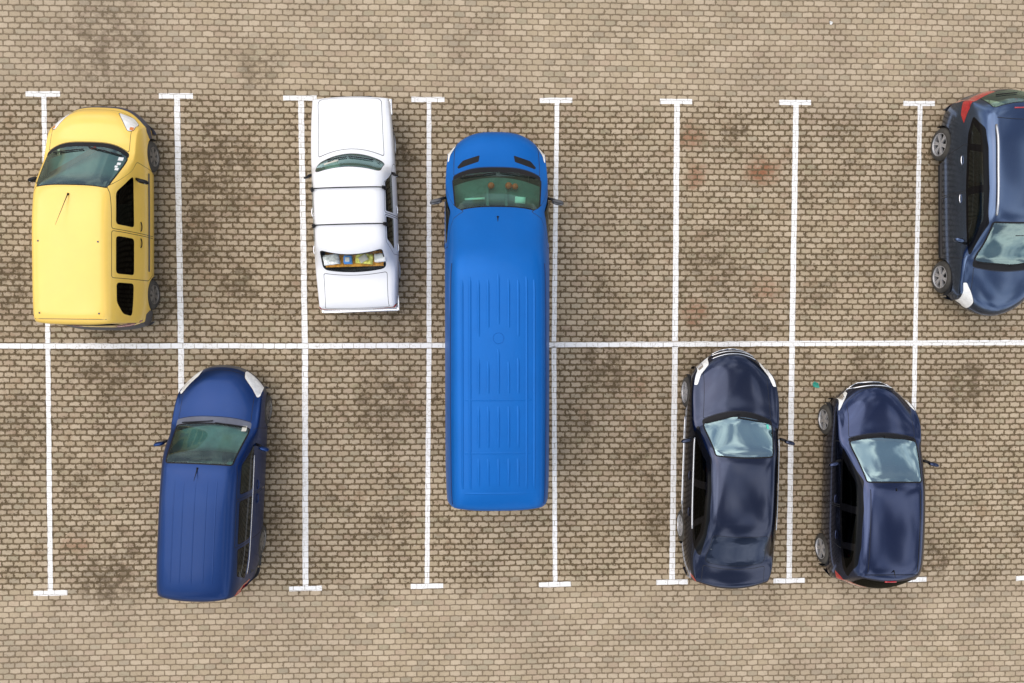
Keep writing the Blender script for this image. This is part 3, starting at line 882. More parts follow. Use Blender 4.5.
# pressed roof ribs as slim raised swages
def swage(sh, x0, x1, y0, y1, root, h=.013, w=.026):
    n = max(2, int(math.hypot(x1 - x0, y1 - y0) / .12)); L = []; 
    d = Vector((x1 - x0, y1 - y0)).normalized(); s_ = Vector((-d.y, d.x))
    sec = [(-w, -.004), (-w * .45, h), (w * .45, h), (w, -.004)]
    vs, fs = [], []
    for i in range(n + 1):
        t = i / n; cx, cy = x0 + (x1 - x0) * t, y0 + (y1 - y0) * t
        e = .0 if 0 < i < n else 1
        for (o, hh) in sec:
            p, nn = sh.top(cx + s_.x * o, cy + s_.y * o)
            vs.append(p + nn * (-.004 if e else hh))
    for i in range(n):
        for k in range(3): fs.append((i * 4 + k, i * 4 + k + 1, (i + 1) * 4 + k + 1, (i + 1) * 4 + k))
    return vs, fs
VS, FS = [], []
def addsw(*a, **k):
    v, f = swage(sh, *a, root, **k); b = len(VS); VS.extend(v); FS.extend([tuple(q + b for q in ff) for ff in f])
for sg in (1, -1):
    addsw(sg * .60, sg * .60, .55, -3.0)
    addsw(sg * .47, sg * .47, .60, -3.0)
    for (a, b) in ((.55, -.45), (-.75, -1.40), (-1.55, -2.30), (-2.42, -2.95)):
        addsw(sg * .33, sg * .33, a, b, w=.028)
    for (a, b) in ((.55, -.30), (-.80, -1.40), (-1.55, -2.30), (-2.42, -2.95)):
        addsw(sg * .17, sg * .17, a, b, w=.026)
for (a, b) in ((.65, -.25), (-.60, -1.40), (-1.55, -2.30), (-2.42, -2.95)): addsw(0, 0, a, b, w=.026)
for y in (-1.475, -2.36, -3.04): addsw(-.62, .62, y, y, w=.022, h=.006)
pts = []
for i in range(17):
    a = 2 * math.pi * i / 16; p, n = sh.top(.09 * math.cos(a), -.45 + .09 * math.sin(a), .002); pts.append(p)
mesh_obj('roof_rib', VS, FS, PB, root)
tube('roof_badge', pts, .004, PB, root, 6)
antenna(root, sh, 0, 1.62, .10, .022)
for sg in (1, -1):
    tube('roof_gutter', [sh.sidep(y, 2.36, sg, .004)[0] for y in np.linspace(.8, -3.25, 26)], .010, M['navy_gutter'], root, 6)
    tube('roof_gutter', [sh.sidep(y, 1.25, sg, .004)[0] for y in np.linspace(2.0, -3.2, 26)], .012, PB, root, 6)
def ball(x, y, z, r, label):
    mw = Matrix.Translation(root.location)
    bm = bmesh.new(); bmesh.ops.create_uvsphere(bm, u_segments=20, v_segments=14, radius=r)
    for v in bm.verts: v.co.z *= .93
    bmesh.ops.create_cone(bm, cap_ends=True, segments=8, radius1=.006, radius2=.003, depth=.012, matrix=Matrix.Translation((0, 0, r * .95)))
    o = bm_obj('orange_fruit', bm, M['orange']); o.location = mw @ Vector((x, y, z)); tag(o, label, 'fruit')
M['orange'] = principled('orange_peel', (1.0, .11, .025), .5, var=.10, scale=30, bump=.5)
ball(-.105, 2.27, 1.395, .06, 'single orange fruit on the dashboard of the blue van, left of the pair')
ball(.210, 2.27, 1.40, .062, 'left orange of the pair touching on the dashboard of the blue van')
ball(.328, 2.255, 1.395, .056, 'right orange of the pair touching on the dashboard of the blue van')
def flatthing(name, c, s, mat, label, cat, rot=0):
    bm = bmesh.new(); add_box(bm, (0, 0, 0), s); bmesh.ops.subdivide_edges(bm, edges=bm.edges[:], cuts=2, use_grid_fill=True)
    for v in bm.verts: v.co.z += .004 * math.sin(v.co.x * 30) + .003 * math.cos(v.co.y * 40)
    o = bm_obj(name, bm, mat); o.location = root.location + Vector(c); o.rotation_euler = (0, 0, rot); tag(o, label, cat)
flatthing('paper_sheet', (.42, 2.02, 1.355), (.19, .12, .006), M['paper'], 'white sheet of paper lying on the right of the blue van dashboard', 'paper', -.08)
flatthing('paper_sheet', (-.40, 2.03, 1.40), (.36, .035, .006), M['paper'], 'narrow pale strip of papers lying on the left of the blue van dashboard', 'paper', .06)
# upright seat-back frames seen through the screen
for x in (-.17, .17): box('dash_divider', (x, 2.12, 1.34), (.05, .42, .05), M['interior'], root, .012)

# ---- dark blue compact van
sp = dict(paint=PN, glass=glass('dull_windscreen_glass', (.55, .92, .84), .04, .10, gtint=(.72, 1.0, .97), fm=.35), sglass=glass('meshed_side_glass', (.07, .07, .05), .0, .07, gtint=(.35, .35, .35)),
 bexp=2.6, st=[(1.99, .22, .34, 0, .66), (2.06, .34, .36, 0, .70), (2.09, .50, .38, 0, .73), (2.06, .60, .38, .02, .73, 'bump'), (2.01, .67, .38, .03, .72, 'lip'), (1.90, .80, .33, .05, .71), (1.58, .92, .20, .06, .71),
     (1.28, .99, .12, .06, .71), (1.17, 1.02, .10, .05, .72, 'hend'), (1.06, 1.06, .09, .05, .72, 'cowl'), (.75, 1.38, .05, .05, .68), (.42, 1.70, .02, .05, .635, 'wtop'), (.22, 1.76, .01, .05, .62),
     (-.4, 1.80, 0, .05, .62), (-1.3, 1.80, 0, .05, .62), (-1.92, 1.78, -.03, .05, .61), (-2.01, 1.73, -.06, .05, .61), (-2.04, 1.60, -.07, .03, .64, 'rtop'), (-2.05, 1.12, -.09, .02, .70, 'rbase'),
     (-2.05, .70, -.10, 0, .72, 'rbump'), (-2.07, .58, -.12, 0, .75), (-2.06, .40, -.12, 0, .75), (-1.98, .26, -.10, 0, .73)],
 rim_mat=M['steel_rim'], W=[(1.70, .74), (1.60, .77), (1.45, .795), (1.0, .815), (0, .82), (-1.3, .81), (-1.80, .76), (-2.0, .71)],
 belt=[(1.4, .92), (1.0, 1.0), (.5, 1.06), (-1.9, 1.10)], belt_in=.05, zs=(.90, .62, .40, .24), bow=.045,
 axles=(1.24, -1.31), track=.785, wheel_r=.30, tyre_w=.18, rim_r=.19, spokes=(7, 'broad'), arch=1.12,
 bumper_side=[('front_bumper', [(2.2, .58), (1.62, .56), (1.55, .46), (1.55, .1), (2.2, .1)]), ('rear_bumper', [(-2.2, .60), (-1.75, .58), (-1.68, .48), (-1.68, .1), (-2.2, .1)]),
              ('trim', [(.92, .60), (-.97, .60), (-.97, .50), (.92, .50)])],
 fb=M['grey_plastic'], rb=M['grey_plastic'], trim_mat=principled('dusty_trim', (.22, .19, .17), .7, dust=.4),
 doors=[[(.90, .36), (1.0, 1.0), (.84, 1.10), (.40, 1.62), (-.20, 1.64), (-.20, .34)], [(-.225, .34), (-.225, 1.64), (-1.06, 1.64), (-1.06, .6), (-.95, .36)]],
 windows=[[(.72, 1.10), (.40, 1.52), (-.12, 1.56), (-.12, 1.09)], [(-.24, 1.09), (-.24, 1.56), (-1.02, 1.56), (-1.02, 1.10)], [(-1.10, 1.10), (-1.10, 1.56), (-1.60, 1.53), (-1.76, 1.14)]], win_r=.05,
 post=[('headlight', 'top', [(.38, 2.0), (.58, 1.93), (.72, 1.78), (.79, 1.58), (.70, 1.52), (.58, 1.70), (.42, 1.88)], .03, .008, 'hseal'),
       ('taillight', 'side', [(-2.1, 1.45), (-1.90, 1.45), (-1.86, .85), (-2.1, .85)], .02, .008, 'tseal')],
 ws_w=(.95, .93), ws_seal=.03, cowl_mat=principled('faded_cowl', (.11, .12, .16), .6, var=.2),
 interior=dict(yd=.98, zd=1.0, yr=-1.8, w=.80, roof_z=1.72, seat_ys=(.0, -.85), seat_mat=principled('pale_cloth', (.34, .38, .37), .9, var=.15)),
 mirror=(.83, .66, 1.02), mirror_size=(.19, .10, .16), wipers=[lerp_pts((.60, 1.0), (.05, 1.06), 6), lerp_pts((0, 1.09), (-.56, 1.03), 6)],
 handles=[(0, -.08, .88), (1, -.34, .88)])
root, sh, ob = make_car('parked_car', 'dark blue high-roof compact van without rear neighbours, left bay of the lower row', 'van', (-4.99, -2.94), -3.1, sp)
root['label'] = 'dark blue compact van with grey bumpers, parked skewed over a white line'
antenna(root, sh, .0, .36, .28, .022, tilt=.7)
VS, FS = [], []
for x in (-.36, -.20, .0, .20, .36): addsw(x, x, .25, -1.75, w=.018, h=.0015)
mesh_obj('roof_rib', VS, FS, PN, root)
sticker(root, sh, .57, .98, .08, .09, M['cream'])
tube('window_track', [sh.sidep(y, 1.085, 1, .006)[0] for y in np.linspace(.5, -1.7, 20)], .009, M['chrome'], root, 6)
tube('window_track', [sh.sidep(y, 1.085, -1, .006)[0] for y in np.linspace(.5, -1.7, 20)], .009, M['chrome'], root, 6)
loose('cloth_bundle', (-.30, .62, 1.12), (.26, .18, .10), M['cream'], 'pale cloth bundle on the left of the dashboard of the dark blue compact van', 'cloth', .3)

# ---- navy saloon
sp = dict(paint=PS, glass=M['glass_cloud'], sglass=M['glass_black'], rglass=M['glass_sky'], rw_seal=.008,
 st=[(2.20, .20, .32, 0, .62), (2.28, .30, .34, 0, .66), (2.31, .46, .36, 0, .68), (2.29, .56, .36, .01, .68), (2.26, .62, .36, .02, .68), (2.20, .68, .34, .03, .67, 'lip'), (2.02, .78, .30, .05, .67),
     (1.65, .88, .25, .06, .68), (1.30, .94, .21, .06, .70), (1.14, .955, .20, .06, .71, 'hend'), (1.06, .98, .19, .05, .72, 'cowl'), (.70, 1.21, .07, .05, .66), (.32, 1.42, -.03, .05, .585, 'wtop'), (.12, 1.455, -.02, .05, .57),
     (-.4, 1.475, 0, .05, .57), (-.85, 1.45, 0, .05, .57), (-1.15, 1.39, -.03, .05, .565, 'rtop'), (-1.5, 1.22, -.06, .05, .60), (-1.80, 1.07, -.09, .04, .64, 'rbase'), (-1.86, 1.05, -.08, .03, .645, 'boot0'),
     (-2.05, 1.02, -.08, .03, .65), (-2.24, 1.0, -.11, .03, .66), (-2.29, .96, -.13, .02, .67, 'boot1'), (-2.31, .70, -.14, 0, .70), (-2.34, .52, -.14, 0, .72), (-2.32, .36, -.14, 0, .72), (-2.24, .24, -.12, 0, .70)],
 W=[(1.88, .72), (1.84, .77), (1.6, .84), (1.2, .875), (.5, .885), (-.6, .885), (-1.5, .865), (-1.9, .82), (-2.15, .74)],
 belt=[(1.9, .70), (1.3, .84), (.8, .90), (-1.9, .98)], belt_in=.07, zs=(.80, .58, .38, .22), bow=.035,
 dlo=[(.86, .93), (.30, 1.345), (-.3, 1.385), (-.85, 1.36), (-1.16, 1.27), (-1.62, 1.05), (-1.40, .985), (-.2, .935)],
 axles=(1.42, -1.24), track=.86, wheel_r=.315, tyre_w=.20, rim_r=.21, spokes=(5, 'fork'), arch=1.10,
 doors=[[(.95, .32), (1.0, .86), (.78, .94), (.25, 1.33), (-.22, 1.36), (-.22, .30)], [(-.245, .30), (-.245, 1.36), (-.80, 1.33), (-1.10, 1.0), (-1.0, .62), (-.88, .34)]],
 windows=[[(.66, .955), (.22, 1.28), (-.18, 1.31), (-.18, .96)], [(-.28, .96), (-.28, 1.31), (-.80, 1.28), (-.98, 1.0)], [(-1.06, 1.0), (-.90, 1.24), (-1.12, 1.18), (-1.38, 1.03)]], win_r=.03, win_seal=.02,
 post=[('headlight', 'top', [(.47, 2.20), (.66, 2.10), (.79, 1.90), (.84, 1.60), (.74, 1.60), (.66, 1.80), (.50, 2.00)], .03, .008, 'hseal'),
       ('headlight_core', 'top', [(.60, 2.04), (.70, 1.95), (.68, 1.87), (.60, 1.95)], .02, .004, 'hseal'),
       ('grille', 'top', [(-.1, 2.31), (.44, 2.23), (.44, 2.14), (-.1, 2.225)], .01, 0, 'seam'),
       ('taillight', 'side', [(-2.4, .93), (-2.05, .93), (-2.0, .78), (-2.4, .74)], .02, .006, 'tseal')],
 ws_w=(.95, .94), ws_seal=.03, rw_w=(.93, .90),
 interior=dict(yd=.92, zd=.93, yr=-1.6, w=.80, roof_z=1.42, seat_ys=(-.15, -.95), seat_mat=M['interior']),
 mirror=(.87, .60, .96), mirror_size=(.20, .10, .12), wipers=[lerp_pts((-.62, .90), (.02, 1.08), 6), lerp_pts((-.02, 1.02), (.60, .93), 6)],
 handles=[(0, -.12, .84), (1, -.82, .86)])
root, sh, ob = make_car('parked_car', 'navy saloon with chrome grille bars and a raised boot lid', 'car', (4.83, -2.87), -1.6, sp)
def grille_bars(sh, root, ys, w, r=.011, bow=.0, lift=.008, drop=.3):
    for y in ys:
        P = [sh.top(x, y - drop * (x / .7)**2, lift)[0] for x in np.linspace(-w, w, 21)]
        tube('grille_bar', P, r, M['chrome'], root, 6)
grille_bars(sh, root, (2.30, 2.262, 2.215), .43)
side_strip('belt_strip', root, sh, lerp_pts((.62, .935), (-1.12, .972), 24), .019, M['silver_paint'])  # silver strip built in for the bright highlight along the shoulder line
side_strip('sill_trim', root, sh, lerp_pts((.95, .44), (-.8, .44), 18), .012, M['chrome'])
sticker(root, sh, .56, .86, .05, .08, M['sticker'] if 'sticker' in M else principled('green_sticker', (.1, .6, .45), .6))
box('number_plate', (0, -2.322, .62), (.5, .012, .11), M['paper'], root, .004)

# ---- navy hatchback
sp = dict(paint=PH, glass=M['glass_cloud'], sglass=M['glass_black'], rglass=M['glass_black'],
 st=[(1.94, .20, .30, 0, .60), (2.02, .30, .34, 0, .64), (2.05, .46, .36, 0, .66), (2.03, .58, .36, .01, .66), (2.0, .66, .36, .02, .66), (1.94, .72, .36, .03, .66, 'lip'), (1.78, .82, .32, .05, .66),
     (1.5, .91, .22, .06, .68), (1.20, .965, .13, .06, .70), (1.08, .98, .12, .06, .70, 'hend'), (1.02, 1.0, .11, .05, .71, 'cowl'), (.62, 1.24, .05, .05, .64), (.22, 1.45, .01, .05, .565, 'wtop'), (.05, 1.49, 0, .05, .555),
     (-.5, 1.51, 0, .05, .56), (-1.1, 1.49, 0, .05, .56), (-1.45, 1.46, -.02, .05, .55), (-1.60, 1.42, -.05, .05, .54), (-1.66, 1.37, -.07, .04, .55, 'rtop'), (-1.80, 1.18, -.12, .04, .60), (-1.93, .98, -.15, .03, .64, 'rbase'),
     (-1.99, .80, -.18, .02, .66), (-2.05, .64, -.20, 0, .68, 'rbump'), (-2.08, .45, -.20, 0, .68), (-1.98, .26, -.18, 0, .66)],
 W=[(1.66, .71), (1.6, .76), (1.4, .82), (1.0, .855), (.2, .865), (-.8, .865), (-1.4, .84), (-1.75, .77), (-1.9, .70)],
 belt=[(1.6, .80), (1.1, .88), (.6, .93), (-1.8, 1.02)], belt_in=.07, zs=(.84, .60, .38, .22), bow=.035,
 dlo=[(.80, .955), (.24, 1.38), (-.3, 1.425), (-1.0, 1.40), (-1.36, 1.34), (-1.66, 1.10), (-1.5, 1.035), (-.3, .965)],
 axles=(1.24, -1.36), track=.85, wheel_r=.305, tyre_w=.19, rim_r=.205, spokes=(5, 'plain'), arch=1.10,
 doors=[[(.80, .32), (.92, .90), (.70, .98), (.18, 1.36), (-.32, 1.39), (-.32, .30)], [(-.345, .30), (-.345, 1.39), (-1.02, 1.36), (-1.14, 1.0), (-1.02, .66), (-.92, .34)]],
 windows=[[(.62, .975), (.16, 1.32), (-.28, 1.35), (-.28, .99)], [(-.38, .99), (-.38, 1.35), (-.98, 1.33), (-1.02, 1.03)], [(-1.10, 1.04), (-1.08, 1.31), (-1.32, 1.26), (-1.56, 1.10)]], win_r=.03, win_seal=.02,
 post=[('headlight', 'top', [(.50, 1.92), (.66, 1.82), (.76, 1.62), (.77, 1.46), (.68, 1.56), (.60, 1.68), (.50, 1.82)], .03, .008, 'hseal'),
       ('headlight_core', 'top', [(.58, 1.80), (.66, 1.72), (.64, 1.66), (.58, 1.73)], .02, .004, 'hseal'),
       ('grille', 'top', [(-.1, 2.05), (.46, 1.95), (.46, 1.86), (-.1, 1.96)], .01, 0, 'seam'),
       ('taillight', 'side', [(-2.1, 1.0), (-1.72, .98), (-1.62, .80), (-2.1, .72)], .02, .006, 'tseal'),
       ('tail_white', 'side', [(-2.1, .86), (-1.80, .86), (-1.76, .80), (-2.1, .80)], 0, 0, 'tseal')],
 ws_w=(.95, .94), ws_seal=.03, rw_w=(.93, .90), fb=PH, rb=PH,
 interior=dict(yd=.90, zd=.95, yr=-1.5, w=.78, roof_z=1.45, seat_ys=(-.15, -.90), seat_mat=M['interior']),
 mirror=(.85, .52, .98), mirror_size=(.20, .10, .12), wipers=[lerp_pts((-.60, .96), (.02, 1.03), 6), lerp_pts((.0, 1.0), (.60, .96), 6)],
 handles=[(0, -.22, .86), (1, -.90, .90)])
root, sh, ob = make_car('parked_car', 'small navy hatchback with bright alloy wheels and a red brake light at the roof edge', 'car', (7.66, -3.24), -.7, sp)
grille_bars(sh, root, (2.02, 1.965), .50, .014, drop=.22)
tube('belt_strip', [sh.sidep(y, .955 + (.6 - y) * .025, 1, .004)[0] for y in np.linspace(.6, -1.3, 24)], .012, PH, root, 6)
P = [sh.top(x, -1.50 - .02 * (x / .5)**2, .003)[0] for x in np.linspace(-.5, .5, 15)]
tube('roof_seam', P, .006, M['seam'], root, 5)
tube('brake_light', [sh.top(x, -1.655, .006)[0] for x in np.linspace(-.11, .11, 7)], .015, M['red_lens'], root, 6)
antenna(root, sh, 0, -1.42, .12, .018)
antenna(root, sh, 0, .12, .05, .014)
for sx in (1, -1):
    tube('roof_channel', [sh.top(sx * .47, y, .002)[0] for y in np.linspace(.1, -1.45, 16)], .006, M['seam'], root, 5)

# ---- steel-blue crossover, nose down
sp = dict(paint=PU, glass=M['glass_pale'], sglass=M['glass_dark'], rglass=M['glass_teal'],
 st=[(2.06, .24, .30, 0, .62), (2.13, .36, .32, 0, .66), (2.17, .52, .34, 0, .68), (2.15, .66, .34, .01, .68, 'bump'), (2.11, .74, .34, .02, .67, 'lip'), (2.02, .84, .30, .04, .67), (1.7, .97, .18, .06, .69),
     (1.40, 1.04, .12, .06, .71), (1.31, 1.055, .11, .06, .72, 'hend'), (1.21, 1.07, .11, .05, .73, 'cowl'), (.82, 1.31, .06, .05, .68), (.43, 1.50, .03, .05, .64, 'wtop'), (.22, 1.55, .01, .05, .63),
     (-.4, 1.58, 0, .05, .635), (-1.0, 1.57, 0, .05, .63), (-1.40, 1.53, -.03, .05, .61), (-1.66, 1.49, -.08, .05, .59), (-1.77, 1.45, -.11, .04, .58, 'rtop'), (-1.97, 1.28, -.16, .04, .61), (-2.12, 1.08, -.19, .03, .65, 'rbase'),
     (-2.18, .92, -.20, .02, .68), (-2.21, .72, -.22, 0, .72, 'rbump'), (-2.24, .50, -.22, 0, .74), (-2.16, .30, -.20, 0, .72)],
 W=[(1.8, .73), (1.72, .79), (1.5, .85), (1.1, .88), (.2, .89), (-.9, .89), (-1.5, .87), (-1.85, .81), (-2.03, .74)],
 belt=[(1.7, .92), (1.2, .99), (.7, 1.03), (-1.8, 1.12)], belt_in=.07, zs=(.90, .66, .42, .26), bow=.035,
 dlo=[(1.0, 1.05), (.44, 1.425), (-.2, 1.475), (-.95, 1.46), (-1.32, 1.40), (-1.60, 1.18), (-1.3, 1.10), (-.3, 1.055)],
 axles=(1.36, -1.27), track=.88, wheel_r=.325, tyre_w=.20, rim_r=.225, spokes=(6, 'fork'), arch=1.12,
 doors=[[(.95, .36), (1.05, 1.0), (.85, 1.08), (.36, 1.42), (-.20, 1.45), (-.20, .34)], [(-.225, .34), (-.225, 1.45), (-.95, 1.42), (-1.12, 1.08), (-1.02, .70), (-.90, .38)]],
 windows=[[(.84, 1.075), (.36, 1.38), (-.16, 1.41), (-.16, 1.08)], [(-.26, 1.08), (-.26, 1.41), (-.90, 1.39), (-1.0, 1.12)], [(-1.08, 1.13), (-1.0, 1.37), (-1.25, 1.34), (-1.50, 1.18)]], win_r=.03, win_seal=.02,
 bumper_side=[('trim', [(.95, .50), (-.90, .50), (-.90, .26), (.95, .26)])],
 post=[('headlight', 'top', [(.46, 2.04), (.58, 1.97), (.70, 1.80), (.79, 1.50), (.72, 1.50), (.62, 1.66), (.50, 1.88)], .03, .006, 'hseal'),
       ('taillight', 'side', [(-2.2, 1.10), (-1.78, 1.08), (-1.50, 1.0), (-1.70, .90), (-2.2, .84)], .02, .006, 'tseal'),
       ('taillight', 'top', [(.50, -2.17), (.66, -2.01), (.81, -1.74), (.84, -1.82), (.74, -2.08), (.56, -2.24)], .02, .006, 'tseal')],
 ws_w=(.95, .94), ws_seal=.035, rw_w=(.95, .92), fb=PU, rb=principled('dark_lower_plastic', (.05, .055, .07), .5, dust=.1), trim_mat=principled('dark_sill_plastic', (.04, .045, .06), .5, dust=.1),
 interior=dict(yd=1.06, zd=1.02, yr=-1.6, w=.82, roof_z=1.52, seat_ys=(-.05, -.90), seat_mat=M['interior']),
 mirror=(.88, .74, 1.06), mirror_size=(.20, .11, .14), wipers=[lerp_pts((-.64, 1.12), (.0, 1.21), 6), lerp_pts((.02, 1.19), (.60, 1.13), 6)],
 handles=[(0, -.10, .94), (1, -.82, .98)], handle_mat=M['chrome'])
root, sh, ob = make_car('parked_car', 'steel-blue crossover with silver roof rails, its nose pointing opposite to the other cars', 'car', (10.0, 2.24), 181.2, sp)
for sg in (1, -1):
    P = [sh.top(sg * (.565 - .02 * abs(t - .5)), .30 - 1.65 * t, .012 + .035 * min(1, 8 * t, 8 * (1 - t)))[0] for t in np.linspace(0, 1, 25)]
    tube('roof_rail', P, .021, M['silver_paint'], root, 8)
tube('brake_light', [sh.top(x, -1.66, .006)[0] for x in np.linspace(-.20, .20, 9)], .014, M['red_lens'], root, 6)
tube('roof_seam', [sh.top(x, -1.44 - .05 * (x / .5)**2, .002)[0] for x in np.linspace(-.52, .52, 15)], .005, M['seam'], root, 5)
antenna(root, sh, 0, -1.22, .14, .024)
box('rear_view_mirror', (0, .66, 1.36), (.24, .04, .07), M['black'], root, .015)
w = tube('rear_wiper', [sh.top(x, -1.98 + .05 * x, .02)[0] for x in np.linspace(0, .36, 6)], .010, M['black'], root, 6)

# ------------------------------------------------------------------ ground: interlocking concrete pavers
DARK = [(-5.22, 2.94, 0.9, .8), (-5.52, 1.67, 0.6, 0.8), (-7.38, 5.32, 1.0, 0.6), (-7.32, -5.18, 0.56, 1), (-7.06, -4.68, 0.4, 0.8), (-7.2, -1.02, 0.7, 0.7), (-5.77, -2.9, 0.4, 0.5), (-4.21, -2.58, 0.5, 0.8), (-1.94, -1.63, 0.8, 0.6), (-1.85, -4.24, 0.5, 0.5), (-4.82, 0.69, 0.44, .9), (-5.42, 2.06, 0.4, 0.7), (-4.43, 4.98, 0.6, 0.5), (-1.46, 3.26, 0.28, 1), (-8.98, 0.59, 0.8, 0.6), (-6.22, 0.4, 0.5, 0.6), (5.17, 3.86, 0.28, 1), (7.28, 3.68, 0.14, 1), (7.67, 3.63, 0.12, 1), (2.41, 0.71, 0.28, 0.8), (4.64, 1.17, 0.6, 0.5), (6.91, 0.51, 0.32, 0.6), (2.62, -1.04, 0.6, 0.8), (1.91, -2.46, 0.5, 0.5), (3.55, -4.16, 0.5, 0.6), (10.01, -1.38, 0.44, 1), (7.76, -0.81, 0.4, 0.6), (9.5, -4.9, 0.4, 0.8), (3.19, -2.83, 0.6, 0.4), (-1.43, 0.0, 0.5, 0.6), (-1.62, 2.18, 0.4, 0.5), (-4.18, -3.98, 0.5, 0.5), (-4.88, -1.38, 0.12, 1), (-9.04, -2.34, 0.8, 0.4), (-7.9, -3.14, 0.6, 0.4)]
RUST = [(5.68, 3.03, 0.34, 1), (4.21, 3.71, 0.30, 0.8), (4.26, 2.92, 0.26, 0.7), (5.81, 0.61, 0.34, 0.6), (4.28, 0.16, 0.28, 0.7), (-7.98, -4.43, 0.28, 0.5), (3.19, -1.41, 0.24, 0.4)]

def paver_nodes(k):
    """returns (stone mask, joint distance, brick colour offset, dirt, position)"""
    tc = k.node('ShaderNodeTexCoord'); pos = tc.outputs['Object']
    wob = k.noise(pos, .35, 2, .5); w2 = k.noise(pos, 9.0, 2, .6)
    X, Y, _ = k.xyz(pos); wx, wy, _ = k.xyz(wob.outputs['Color']); ux, uy, _ = k.xyz(w2.outputs['Color'])
    x = k.m('ADD', k.m('ADD', X, k.m('MULTIPLY', k.m('SUBTRACT', wx, .5), .07)), k.m('MULTIPLY', k.m('SUBTRACT', ux, .5), .022))
    y = k.m('ADD', k.m('ADD', Y, k.m('MULTIPLY', k.m('SUBTRACT', wy, .5), .07)), k.m('MULTIPLY', k.m('SUBTRACT', uy, .5), .020))
    h, L = .1125, .222
    r = k.m('DIVIDE', y, h); row = k.m('FLOOR', r)
    par = k.m('MODULO', k.m('ADD', row, 1000.0), 2.0)           # 0 / 1
    par = k.m('FLOOR', k.m('ADD', par, .5))
    sgn = k.m('SUBTRACT', 1.0, k.m('MULTIPLY', par, 2.0))
    wave = k.m('COSINE', k.m('MULTIPLY', x, 2 * math.pi / L))
    a = .0035
    fy = k.m('SUBTRACT', y, k.m('MULTIPLY', row, h))
    sw = k.m('MULTIPLY', k.m('MULTIPLY', wave, sgn), a)
    d1 = k.m('ABSOLUTE', k.m('SUBTRACT', fy, sw))
    d2 = k.m('ABSOLUTE', k.m('ADD', k.m('SUBTRACT', fy, h), sw))
    rw = k.node('ShaderNodeTexWhiteNoise', noise_dimensions='1D'); k.put(rw.inputs['W'], row)
    xo = k.m('ADD', k.m('ADD', k.m('DIVIDE', x, L), k.m('MULTIPLY', par, .5)), k.m('MULTIPLY', k.m('SUBTRACT', rw.outputs['Value'], .5), .10))
    col = k.m('FLOOR', xo); fx = k.m('SUBTRACT', xo, col)
    d3 = k.m('MULTIPLY', k.m('MINIMUM', fx, k.m('SUBTRACT', 1.0, fx)), L)
    d = k.m('MINIMUM', k.m('MINIMUM', d1, d2), d3)
    wn = k.node('ShaderNodeTexWhiteNoise', noise_dimensions='2D'); k.put(wn.inputs['Vector'], k.comb(col, row))
    return pos, X, Y, d, wn, tc

def spots(k, pos, lst, amp=.55):
    """weathering stains: noisy-edged blots at fixed places on the ground"""
    nz = k.noise(pos, 2.2, 5, .65)
    v = k.node('ShaderNodeVectorMath', operation='SUBTRACT'); k.put(v.inputs[0], nz.outputs['Color']); v.inputs[1].default_value = (.5, .5, .5)
    v2 = k.node('ShaderNodeVectorMath', operation='SCALE'); k.put(v2.inputs[0], v.outputs[0]); v2.inputs['Scale'].default_value = amp * 2.2
    v3 = k.node('ShaderNodeVectorMath', operation='ADD'); k.put(v3.inputs[0], pos); k.put(v3.inputs[1], v2.outputs[0])
    fl = k.node('ShaderNodeVectorMath', operation='MULTIPLY'); k.put(fl.inputs[0], v3.outputs[0]); fl.inputs[1].default_value = (1, 1, 0)
    acc = None
    for (x, y, r, s) in lst:
        dn = k.node('ShaderNodeVectorMath', operation='DISTANCE'); k.put(dn.inputs[0], fl.outputs[0]); dn.inputs[1].default_value = (x, y, 0)
        f = k.smooth(dn.outputs['Value'], r * 1.35, r * .25, 0, s)
        acc = f if acc is None else k.m('MAXIMUM', acc, f)
    return acc

